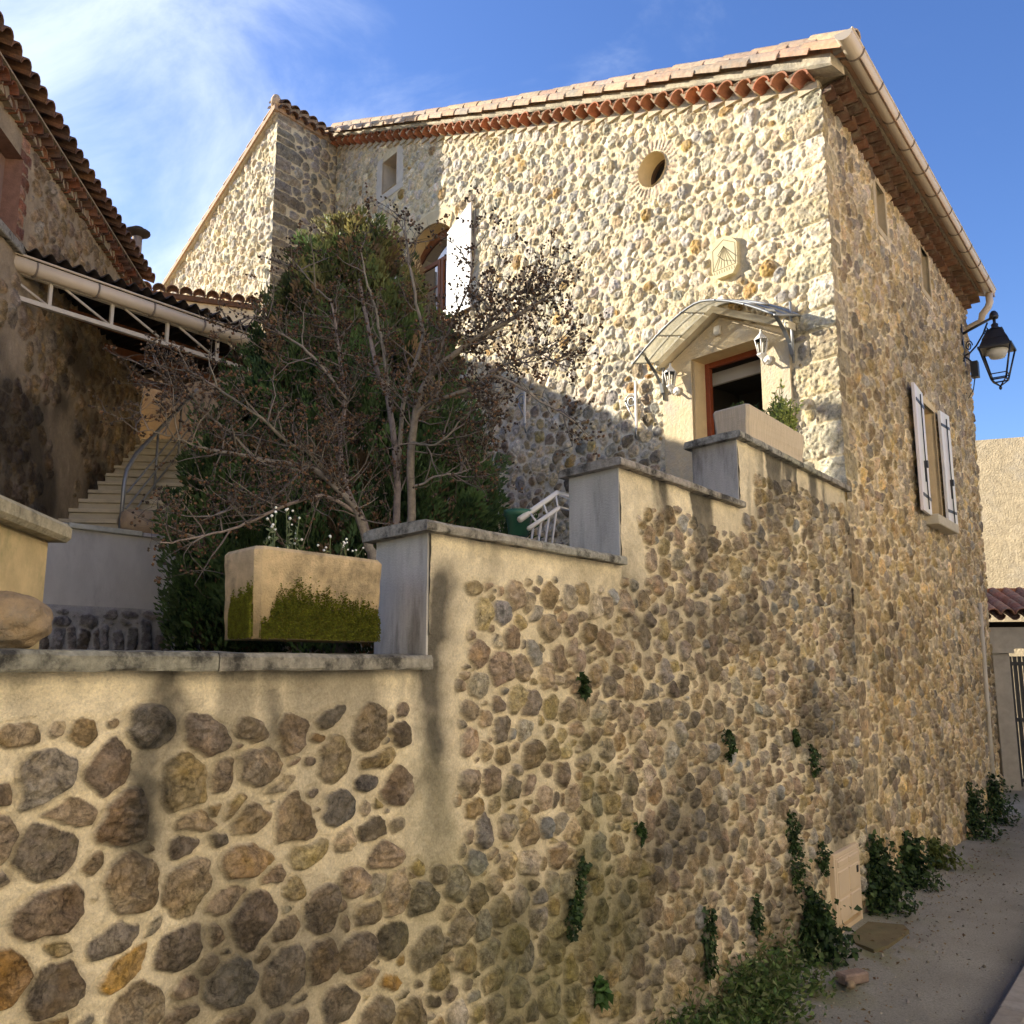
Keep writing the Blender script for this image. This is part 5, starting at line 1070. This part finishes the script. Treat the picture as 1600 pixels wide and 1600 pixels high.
mb = MB(); b_ = SQ(4.75, 1.62, 0); l_ = [SQ(4.0, 1.40, 1.85), SQ(5.1, 1.40, 1.85), SQ(5.1, 1.62, 1.85), SQ(4.0, 1.62, 1.85)]; mb.prism(l_, [p+UP*.99 for p in l_]); tag(mb.build('low_kerb_wall', greyr()), 'low grey wall under the green pot behind the street wall', 'wall')

# ================================================================== ACROSS THE LANE: END HOUSE AND GATE
fh = thing('end_house', 'roughcast beige house with a blind wall beyond the far house corner', 'house', at(1560, 1240, 19)*np.array([1, 1, 0]))
K0 = at(1600, 900, 17.5)*np.array([1, 1, 0]); KP = lambda s, z, d=0.: K0+dF*s+nF*d+UP*z
mb = MB(); mb.box(KP, -3.2, 6, -.1, 6.15, -.4, 0); mb.poly(KP, [(-3.2, 6.15), (6, 6.15), (6, 7.2), (-3.2, 6.0+.15)], -.4, -.01); mb.build('roughcast_wall', mat('roughcast', (.43, .35, .23), .95, .28, 7, 1.0, 26, .03, tint=(.40, .34, .25), tscale=1.5), fh)
gt = thing('lane_gate', 'tall dark slatted metal gate between concrete posts under a small tiled roof', 'gate', at(1590, 1240, 14.6)*np.array([1, 1, 0]))
L0 = at(1545, 1100, 14.9)*np.array([1, 1, 0]); dl = np.array([.985, -.17, 0]); nl = np.array([-.17, -.985, 0]); LP = lambda s, z, d=0.: L0+dl*s+nl*d+UP*z
gc = mat('gate_concrete', (.42, .38, .31), .9, .2, 6, .3, 90, .004)
for s0 in (.12, 1.35): mb = MB(); mb.box(LP, s0, s0+.26, -.1, 2.2, -.3, 0, None, .01); mb.build('post', gc, gt)
mb = MB(); mb.box(LP, -1.2, 3, 2.28, 2.62, -.32, .02); mb.build('lintel', gc, gt); mb = MB(); mb.box(LP, .06, .44, 2.2, 2.28, -.34, .05); mb.build('post_cap', gc, gt)
mb = MB()
for k in range(22): mb.box(LP, -1.1+k*.075, -1.1+k*.075+.055, .08, 2.15, -.16, -.13)
for z in (.15, 1.1, 2.0): mb.box(LP, -1.15, 2.6, z, z+.06, -.128, -.10)
for k in range(14): mb.box(LP, .40+k*.075, .40+k*.075+.055, .08, 2.15, -.168, -.138)
mb.build('slat_panel', iron(), gt)
mb = MB(); mf = MB(); x = -1.2
while x < 3:
    for k in range(4):
        p = LP(x, 2.82+.10*k, .22-.3*k); mb.shell(p, p-nl*.4+UP*.16, UP, .105, .09, .014, 7, c=jit(random.choice([(1, 1, 1), (1.5, 1.4, 1.3), (1.2, .9, .8)]), .2)); q_ = LP(x+.11, 2.80+.10*k, .22-.3*k); mb.shell(q_, q_-nl*.4+UP*.16, -UP, .08, .09, .012, 5, c=(.5, .45, .4))
    x += .22
mb.build('roof_tiles', mat('lane_tile', (.30, .165, .115), .9, .35, 14, .25, 60, .005, tint=(.34, .25, .19), tscale=6, tlo=.45, thi=.7), gt); mb = MB(); mb.box(LP, -1.2, 3, 3.22, 3.34, -1.15, -1.0); mb.build('ridge', terra(), gt)
mb = MB(); mb.box(LP, -1.2, 3, 2.62, 2.75, -1.1, -.9); mb.build('roof_bearer', darkm(), gt)

# ================================================================== UNSEEN HOUSE ADDED ACROSS THE LANE TO BOUNCE WARM SUNLIGHT
oh = thing('bounce_lane_house', 'unseen cream rendered house added across the lane to bounce sunlight onto the stone wall', 'house', SP(5, 0, 6.6))
mb = MB(); mb.box(SP, -12, 19, -.1, 7.2, 6.55, 7.0); mb.build('facade', mat('facade_render', (.84, .74, .58), .92, .12, 2, .2, 90, .004), oh)
mb = MB(); l_ = [SP(-12.2, 7.2, 6.2), SP(19.2, 7.2, 6.2), SP(19.2, 9.2, 12.5), SP(-12.2, 9.2, 12.5)]; mb.prism(l_, [p+UP*.12 for p in l_]); mb.build('roof', terra(), oh)
for x in (-8, -4, 0, 4, 8, 12, 16):
    mb = MB(); mb.box(SP, x, x+1, 4.2, 5.6, 6.50, 6.548); o = mb.build('window', mirror_pane(), oh)
    for e in (-.52, 1.02): mb = MB(); mb.box(SP, x+e, x+e+.5, 4.2, 5.6, 6.50, 6.545); mb.build('shutter', whitep(), oh)

# ================================================================== TREES
def leaf_m(name, rough=.6, trans=.25):
    if name in MATS: return MATS[name]
    m = bpy.data.materials.new(name); m.use_nodes = True; t = m.node_tree; p = t.nodes['Principled BSDF']; a = N(t, 'ShaderNodeAttribute', attribute_name='Col')
    t.links.new(a.outputs['Color'], p.inputs['Base Color']); p.inputs['Roughness'].default_value = rough; p.inputs['Specular IOR Level'].default_value = .3
    tl = N(t, 'ShaderNodeBsdfTranslucent'); t.links.new(a.outputs['Color'], tl.inputs[0]); mx_ = N(t, 'ShaderNodeMixShader'); mx_.inputs[0].default_value = trans
    t.links.new(p.outputs[0], mx_.inputs[1]); t.links.new(tl.outputs[0], mx_.inputs[2]); t.links.new(mx_.outputs[0], t.nodes['Material Output'].inputs[0]); MATS[name] = m; return m
LEAF = leaf_m('foliage')
# evergreen: upright flat sprays of scale leaves
TB = np.array([-1.66, 8.9, 1.88]); cyp = thing('evergreen_tree', 'dense dark thuja with yellowish upper sprays, in front of the house', 'tree', TB)
r = np.random.default_rng(200); P_, D_, N_, C_, L_, W_ = [], [], [], [], [], []
HT = 4.72; lead = [(0, 0, 1.0, 1.), (.42, .1, .93, .55), (-.38, -.1, .90, .55), (.85, 0, .80, .5), (-.85, .1, .72, .5), (.1, .4, .95, .6), (1.15, -.1, .62, .45), (-1.2, 0, .56, .45)]
def spray(p, d, ln, n, col, wd=.14):
    d = d/np.linalg.norm(d); s_ = np.cross(d, r.normal(size=3)); s_ /= np.linalg.norm(s_); nn = np.cross(d, s_)
    t = r.random(n)**.8; w_ = wd*np.sin(np.clip(t*.9+.1, 0, 1)*math.pi)**.7; o = r.uniform(-1, 1, n)
    pts = p+d*(t*ln)[:, None]+s_*(o*w_)[:, None]+nn*(r.normal(0, .022, n))[:, None]
    P_.append(pts); D_.append(d+s_*(o*.9)[:, None]+r.normal(0, .12, (n, 3))); N_.append(nn+r.normal(0, .25, (n, 3)))
    br = r.uniform(.65, 1.4)*(.75+.5*t)
    C_.append(np.clip(np.asarray(col)[None]*br[:, None]*np.ones((n, 3)), 0, 1)); L_.append(r.uniform(.045, .085, n)); W_.append(r.uniform(.018, .030, n))
for k in range(2300):
    lx_, ly_, hh, wd = lead[int(r.integers(len(lead)))] if r.random() < .55 else lead[0]
    h = r.random()**1.15*hh; prof = (2.06*max(1-h/1.0, 0)**.64 if wd == 1. else wd*max(1-h/hh, 0)**.5)*(.74+.26*min(1, h*4)); a = r.uniform(0, 2*math.pi); q = r.uniform(.45, 1.0)**.6
    if r.random() < .18: q *= .5
    p = TB+np.array([lx_*(1-.3*h)+prof*q*math.cos(a), ly_+prof*q*math.sin(a), .15+h*(HT-.35)])
    dd = np.array([math.cos(a)*.42, math.sin(a)*.42, 1.0])+r.normal(0, .16, 3)
    g = (.055, .095, .028); y = (.26, .22, .075); b = (.15, .10, .05)
    k_ = max(0, min(1, (h-.62)/.3))*r.random(); col = np.array(g)*(1-k_)+np.array(y)*k_
    if r.random() < .10+.10*h: col = np.array(b)*r.uniform(.7, 1.2)
    spray(p, dd, r.uniform(.30, .55)*(1-.25*h), int(r.integers(60, 100)), col, .10+.06*(1-h))
ct = np.concatenate
leaves('crown', ct(P_), ct(D_), ct(N_), ct(L_), ct(W_), ct(C_), LEAF, cyp)
mb = MB(); mb.tube([TB-UP*.1, TB+UP*1.5, TB+UP*3.2+np.array([.05, 0, 0]), TB+UP*4.4], [.12, .09, .05, .012], 8); mb.build('trunk', bark(), cyp)
# leafless shrub with dry seed heads
ct0 = at(612, 1075, 5.0); shr = thing('bare_tree', 'many stemmed leafless small tree hung with dry brown seed heads', 'tree', ct0)
mb = MB(); tw_ = MB(); pod = MB(); r = np.random.default_rng(210)
def smooth(pts, n):
    pts = np.array(pts); k = len(pts); o = []
    for t in np.linspace(0, k-1, n):
        i = min(int(t), k-2); f = t-i; p0, p1, p2, p3 = pts[max(i-1, 0)], pts[i], pts[i+1], pts[min(i+2, k-1)]
        o.append(.5*((2*p1)+(-p0+p2)*f+(2*p0-5*p1+4*p2-p3)*f*f+(-p0+3*p1-3*p2+p3)*f**3))
    return np.array(o)
STEMS = [([(600, 1075, 4.95), (590, 900, 4.9), (578, 855, 4.9), (559, 801, 4.85), (532, 766, 4.8), (484, 731, 4.75), (414, 722, 4.7), (330, 705, 4.6)], .040),
 ([(604, 1075, 5), (575, 840, 5), (550, 779, 5.05), (537, 714, 5.1), (545, 626, 5.2), (530, 540, 5.3), (520, 470, 5.3)], .030),
 ([(622, 1075, 5.1), (624, 900, 5.1), (620, 823, 5.1), (622, 735, 5.15), (609, 626, 5.2), (589, 565, 5.2), (570, 480, 5.3), (560, 430, 5.3)], .036),
 ([(634, 1075, 5), (640, 880, 5), (642, 801, 5), (642, 692, 4.95), (664, 600, 4.9), (725, 547, 4.8), (751, 525, 4.75), (821, 486, 4.7), (850, 470, 4.7)], .038),
 ([(642, 692, 4.95), (659, 639, 4.9), (725, 608, 4.75), (764, 582, 4.7), (800, 590, 4.65), (856, 622, 4.6), (900, 646, 4.55)], .020),
 ([(532, 766, 4.8), (489, 709, 4.75), (462, 696, 4.7), (410, 648, 4.6), (350, 600, 4.6), (300, 570, 4.6)], .018),
 ([(484, 731, 4.75), (465, 745, 4.6), (419, 784, 4.5), (370, 800, 4.4), (310, 820, 4.3)], .014),
 ([(622, 735, 5.15), (640, 600, 5.1), (659, 530, 5.1), (650, 470, 5.1), (642, 430, 5.1), (637, 386, 5.1), (637, 333, 5.1)], .018),
 ([(664, 600, 4.9), (690, 540, 4.9), (703, 504, 4.9), (725, 451, 4.9), (736, 399, 4.9), (738, 345, 4.9)], .014),
 ([(609, 626, 5.2), (594, 517, 5.25), (575, 440, 5.3), (560, 380, 5.3)], .016),
 ([(559, 801, 4.85), (500, 780, 4.7), (440, 800, 4.5), (370, 830, 4.4), (300, 845, 4.3), (240, 856, 4.2)], .016),
 ([(414, 722, 4.7), (360, 680, 4.7), (310, 640, 4.7), (270, 600, 4.7), (245, 570, 4.7)], .012),
 ([(545, 626, 5.2), (490, 560, 5.1), (440, 520, 5.1), (400, 500, 5.1), (360, 510, 5.1)], .014),
 ([(520, 470, 5.3), (480, 430, 5.3), (450, 420, 5.3)], .009),
 ([(330, 705, 4.6), (280, 690, 4.55), (240, 680, 4.5), (215, 690, 4.5)], .009),
 ([(751, 525, 4.75), (790, 470, 4.75), (820, 455, 4.75), (835, 440, 4.7)], .010), ([(725, 547, 4.8), (760, 500, 4.8), (765, 460, 4.8), (762, 425, 4.8)], .009),
 ([(764, 582, 4.7), (830, 560, 4.65), (870, 565, 4.6), (895, 585, 4.6)], .009), ([(642, 692, 4.95), (690, 690, 4.8), (740, 650, 4.8), (770, 640, 4.7)], .011), ([(640, 760, 5.), (690, 740, 4.9), (740, 730, 4.9), (775, 700, 4.9)], .010)]
def podset(p, d, n):
    for i in range(n):
        c = p+r.normal(0, .012, 3)-d*r.uniform(0, .03); R_ = r.uniform(.006, .0105); u = r.normal(size=3); u /= np.linalg.norm(u); v_ = np.cross(u, r.normal(size=3)); v_ /= np.linalg.norm(v_)+1e-9; w_ = np.cross(u, v_)
        cc = jit(random.choice([(1, 1, 1), (1.6, 1.35, 1.1), (2.2, 1.6, 1.1), (.6, .55, .5)]), .2)
        pod.add([c+u*R_*1.3, c-u*R_*1.2, c+v_*R_, c-v_*R_, c+w_*R_, c-w_*R_], [(0, 2, 4), (0, 4, 3), (0, 3, 5), (0, 5, 2), (1, 4, 2), (1, 3, 4), (1, 5, 3), (1, 2, 5)], cc)
def twig(p, d, ln, rad, lvl):
    d = d/np.linalg.norm(d); pts = [p]; n = 4; cur = d.copy()
    for i in range(n):
        cur = cur+r.normal(0, .20, 3)+UP*.05; cur /= np.linalg.norm(cur); pts.append(pts[-1]+cur*ln/n)
    tw_.tube(pts, [rad*(1-.75*i/n) for i in range(n+1)], 3 if lvl else 4, jit((1, 1, 1), .3) if lvl else jit((1.5, 1.5, 1.5), .2), False)
    if lvl == 0:
        for k in range(int(r.integers(5, 9))):
            i = int(r.integers(1, n+1)); twig(pts[i], cur*.5+r.normal(0, .6, 3)+UP*.2, ln*r.uniform(.3, .6), rad*.5, 1)
    elif r.random() < .72: podset(pts[-1], cur, int(r.integers(2, 6)))
    elif lvl == 1 and r.random() < .8:
        for k in range(2): twig(pts[-1-k], cur+r.normal(0, .5, 3), ln*.6, rad*.6, 2)
for pts, rad in STEMS:
    P = smooth([at(*q) for q in pts], 26); n = len(P); P = P+np.cumsum(r.normal(0, .004, (n, 3)), 0)
    rad *= .80; mb.tube(P, [rad*(1-.72*(i/(n-1))**.9) for i in range(n)], 8 if rad > .012 else 5, jit((1, 1, 1), .15))
    L = np.linalg.norm(np.diff(P, axis=0), axis=1).sum(); nb = int(L*19*(.30 if pts[-1][1] < 440 else 1))+3
    for k in range(nb):
        f = r.uniform(.36 if rad > .018 else .12, 1.0); i = min(int(f*(n-1)), n-2); t = P[i+1]-P[i]; t /= np.linalg.norm(t)
        d = t*.5+r.normal(0, .55, 3)+UP*.25; d[1] *= .8; twig(P[i], d, r.uniform(.14, .36)*(1.15-.4*f), .0052, 0)
    podset(P[-1], t, 9)
mb.build('stems', bark(), shr); tw_.build('twigs', twigm(), shr); pod.build('seed_heads', podm(), shr)

# ================================================================== SMALL PLANTS
def onS(px, py):
    d = ray(px, py); k = (-2.38)/(nS@d); P = EYE+d*k; return float((P-OS)@dS), float(P[2])
GRN = [(.030, .060, .018), (.045, .080, .022), (.022, .045, .016), (.06, .095, .03)]
def clump(name, label, cat, pts, lsize, cols, group, spread=.5, out_=.08, m=LEAF):
    """pts: list of (s, z, radius, count) blobs on the street wall"""
    s0, z0 = pts[0][0], min(p[1]-p[2] for p in pts); r = np.random.default_rng(int(abs(s0*977+z0*331))+5); P = []; D = []; N_ = []; C = []; L = []
    for s, z, rad, n in pts:
        a = r.uniform(0, 2*math.pi, n); q = np.sqrt(r.random(n))*rad; dep = np.minimum(np.abs(r.normal(0, 1, n)), 1.5)*out_*np.clip(1.1-q/rad, .15, 1)+.02
        for i in range(n):
            zz = z+q[i]*math.sin(a[i]); P.append(SP(s+q[i]*math.cos(a[i])*.8, max(zz, .005), dep[i])); D.append(r.normal(0, .6, 3)+nS*.5-UP*.3); N_.append(nS+UP*.5+r.normal(0, .5, 3)); C.append(np.array(cols[int(r.integers(len(cols)))])*r.uniform(.6, 1.5)); L.append(lsize*r.uniform(.45, 1.5))
    L = np.array(L); o = leaves(name, P, D, N_, L, L*.8, np.clip(C, 0, 1), m); return tag(o, label, cat, group)
IV = 'ivy and weeds growing from the street wall'
wl_ = [(1130, 1158, 17, 'small ivy tuft high on the street wall, left of the others'), (1262, 1182, 18, 'ivy tuft on the wall joint high above the meter cabinet'), (1229, 1290, 22, 'narrow ivy tuft hanging between two ochre stones above the cabinet'), (1234, 1345, 30, 'round dark ivy tuft on the wall just left of the meter cabinet top'), (1277, 1335, 19, 'ivy tuft touching the upper left corner of the meter cabinet'), (902, 1068, 13, 'tiny ivy sprig under the dark stone below the first step'), (1236, 1150, 9, 'tiny green sprig on the wall, uppermost of the small tufts'), (992, 1298, 11, 'small weed in a wall joint at mid height'), (1172, 1425, 22, 'ivy tuft hanging over the grass at the wall foot')]
for x, y, rad, lab in wl_:
    s, z = onS(x, y); sc_ = math.hypot(*(np.array(SP(s, z))-EYE)[:2])/1400; R_ = rad*sc_; clump('ivy_tuft', lab, 'ivy', [(s, z, R_, 60+int(R_*900)), (s+R_*.2, z-R_*.9, R_*.6, 40+int(R_*400))], .028, GRN, IV, out_=R_*.5)
s, z = onS(895, 1385); clump('ivy_strand', 'strand of ivy trailing down the middle of the street wall', 'ivy', [(s+.03, z+.08, .05, 60), (s, z, .05, 70), (s-.03, z-.08, .06, 90), (s-.05, z-.14, .07, 110)], .024, GRN[:3], IV, out_=.03)
s, z = onS(1100, 1465); clump('ivy_strand', 'strand of ivy climbing out of the grass at the wall foot', 'ivy', [(s, z+.12, .06, 70), (s, z, .08, 110), (s, z-.12, .09, 120)], .028, GRN[:3], IV, out_=.04)
for x, y, rz, n, lab in ((1258, 1478, .26, 700, 'ivy mound at the wall foot just left of the meter cabinet'), (1362, 1418, .33, 900, 'tall ivy mound at the wall foot right of the meter cabinet'), (1412, 1395, .27, 700, 'spreading ivy mound on the road edge below the shuttered window'), (1452, 1372, .16, 280, 'low pale weed at the wall foot beyond the ivy mounds'), (1515, 1318, .34, 620, 'ivy mound near the far end of the house wall'), (1548, 1297, .34, 620, 'ivy mound at the far house corner')):
    s, z = onS(x, y); z = .0
    clump('ivy_mound', lab, 'ivy', [(s, .12, rz, n), (s+rz*.1, rz*.9, rz*.7, n//2), (s-.02, rz*1.5, rz*.4, n//5), (s+rz*.6, .08, rz*.6, n//3)], .042, GRN if 'pale' not in lab else [(.12, .15, .04), (.10, .12, .03)], 'ivy mounds along the wall foot', out_=.22)
def grass_clump(label, s0, s1, h, n, seed, cols, flower=False):
    r = np.random.default_rng(seed); P = []; D = []; N_ = []; C = []; L = []; W = []
    for i in range(n):
        s = r.uniform(s0, s1); d = abs(r.normal(0, .16))+.03; hh = h*r.uniform(.4, 1.1)*(1-.5*min(d/.5, 1)); p = SP(s, 0, d); lean = r.normal(0, .16, 3); k = int(r.integers(5, 10))
        for j in range(k):
            f = (j+.5)/k; q = p+(UP+lean*f)*hh*f; P.append(q); a = r.uniform(0, 6.28); up = r.random() < .16; D.append((UP*1.3 if up else UP*.35)+dS*math.cos(a)*.8+nS*math.sin(a)*.8); N_.append(r.normal(size=3)); L.append(r.uniform(.05, .10) if up else r.uniform(.028, .058)); W.append(.008 if up else .024); C.append(np.array(cols[int(r.integers(len(cols)))])*r.uniform(.6, 1.5))
    return tag(leaves('weed_clump', P, D, N_, np.array(L), np.array(W), np.clip(C, 0, 1), LEAF), label, 'weeds', 'weed clumps at the wall foot')
GG = [(.09, .145, .035), (.12, .17, .05), (.06, .11, .03), (.15, .17, .07)]
sA, sB, sC, sD = onS(1000, 1590)[0], onS(1085, 1590)[0], onS(1150, 1530)[0], onS(1222, 1500)[0]
grass_clump('low weeds at the wall foot at the bottom edge of the view', sA-.45, sA+.15, .28, 120, 301, GG); grass_clump('tall thick weeds against the wall foot', sA+.10, sB+.35, .33, 220, 302, GG); grass_clump('dense grassy weeds against the wall foot left of the ivy mound', sB+.35, sC+.15, .34, 210, 303, GG); grass_clump('thin weeds by the loose brick at the wall foot', sC+.15, sD, .36, 130, 304, GG)
s, z = onS(926, 1545); clump('fern', 'small green fern growing from the lower street wall', 'fern', [(s, z, .05, 60)], .05, [(.06, .12, .03)], None, out_=.04)
# plants in the planters
def flower_plant(label, base, h, n, spread, seed, head=None, cols=GG, lf=.022, name='flowering_plant', cat='plant', thick=.0018, lpn=9):
    o = thing(name, label, cat, base); r = np.random.default_rng(seed); st_ = MB(); hds = []; P = []; D = []; N_ = []; C = []
    for i in range(n):
        b = base+dS*r.uniform(-spread, spread)+dF*r.uniform(-.07, .07); hh = h*r.uniform(.45, 1.05); ln = r.normal(0, .16, 3); pts = [b+(UP+ln*f)*hh*f for f in np.linspace(0, 1, 5)]; st_.tube(pts, thick, 3, jit((1, 1, 1), .2), False)
        for j in range(lpn): f = r.uniform(.05, .92 if head else 1.0); P.append(b+(UP+ln*f)*hh*f); D.append(r.normal(0, .7, 3)+UP*.4); N_.append(r.normal(size=3)); C.append(np.array(cols[int(r.integers(len(cols)))])*r.uniform(.7, 1.5))
        if head:
            for q in range(int(r.integers(1, 3))): c = pts[-1]+r.normal(0, .006, 3)*q*2; R_ = r.uniform(.0035, .006); hd = MB(); hds.append(hd); hd.lathe(c-UP*R_, [(R_*.3, 0), (R_*.95, R_*.6), (R_, R_*1.1), (R_*.5, R_*1.8)], 6, jit((1, 1, 1), .1))
    st_.build('stems', mat('green_stem', (.12, .15, .06), .7, .1, 10, 0), o); leaves('leaves', P, D, N_, lf, lf*.45, np.clip(C, 0, 1), LEAF, o)
    for hd in hds: hd.build('flower_heads', mat('white_petal', (.75, .75, .68), .8, .1, 30, 0), o)
    return o
zt = 2.35
flower_plant('pale green plant with white puffball heads in the mossy planter', SQ(1.955, .14, zt), .16, 13, .085, 401, True, [(.16, .20, .10), (.12, .16, .07), (.2, .23, .13)], .020)
flower_plant('thin dry stalked plant at the right end of the mossy planter', SQ(2.22, .14, zt), .11, 9, .09, 402, True, [(.14, .15, .07), (.16, .13, .07)], .016, lpn=5)
zt = 3.81
flower_plant('dark green sedum tuft at the near end of the flower box', SQ(6.12, .15, zt), .07, 60, .12, 403, None, [(.05, .09, .03), (.07, .11, .035)], .03, 'plant_tuft', lpn=14)
flower_plant('small dark green tuft in the middle of the flower box', SQ(6.42, .15, zt), .12, 70, .07, 404, None, [(.04, .08, .03), (.06, .10, .03)], .03, 'plant_tuft', lpn=14)
flower_plant('bright yellow green bush leaning over the far end of the flower box', SQ(6.86, .10, zt), .36, 60, .18, 405, None, [(.34, .38, .09), (.42, .45, .12), (.24, .30, .08)], .045, 'bush', 'bush', .003, 16)
# loose brick, stone, moss on the road
sb, _ = onS(1236, 1520); BQ = lambda a, z, d: SP(sb, 0, .40)+(dS*math.cos(.5)+nS*math.sin(.5))*a+(nS*math.cos(.5)-dS*math.sin(.5))*d+UP*z
mb = MB(); mb.box(BQ, -.10, .10, .01, .075, -.05, .05, None, .010); tag(mb.build('loose_brick', mat('worn_brick', (.26, .19, .15), .93, .35, 18, .5, 50, .008)), 'worn reddish brick lying on the road beside the weeds', 'brick')
tag(rock('loose_stone', SP(sb-.13, .035, .43), (dS, nS), (.04, .03, .028), 8, mat('ochre_rock'), 10), 'small ochre stone lying beside the loose brick', 'stone')

# ------------------------------------------------------------------ grit and dead leaves on the lane
r = np.random.default_rng(500); mb = MB()
for i in range(2600):
    s_ = r.uniform(3.5, 14.5); d_ = min(abs(r.normal(0, .35))+.03, 1.25) if r.random() < .7 else r.uniform(.1, 1.25); R_ = r.uniform(.003, .010)*(1 if r.random() < .93 else 1.9); c = SP(s_, .006+R_*.2, d_)
    v_ = [c+np.array(u)*R_*r.uniform(.6, 1.2) for u in ((1, 0, -.3), (-.5, .87, -.3), (-.5, -.87, -.3), (.1, .1, .7))]; mb.add(v_, [(0, 1, 3), (1, 2, 3), (2, 0, 3), (0, 2, 1)], jit(random.choice([(1, 1, 1), (.6, .57, .5), (1.4, 1.35, 1.25), (.9, .7, .45)]), .2))
tag(mb.build('gravel', mat('grit', (.24, .22, .19), .95, .2, 40, 0)), 'loose grit scattered on the lane along the wall', 'gravel', None, 'stuff')
P = []; D = []; N_ = []; C = []
for i in range(420): P.append(SP(r.uniform(3.8, 14), .012+r.random()*.012, min(abs(r.normal(0, .4))+.04, 1.22))); D.append((r.normal(), r.normal(), r.normal()*.15)); N_.append((r.normal()*.3, r.normal()*.3, 1)); C.append(np.array(random.choice([(.16, .09, .04), (.20, .14, .06), (.10, .065, .035), (.24, .19, .10)]))*r.uniform(.7, 1.3))
tag(leaves('fallen_leaves', P, D, N_, r.uniform(.02, .05, 420), r.uniform(.012, .025, 420), C, LEAF), 'dead brown leaves scattered on the lane', 'leaves', None, 'stuff')
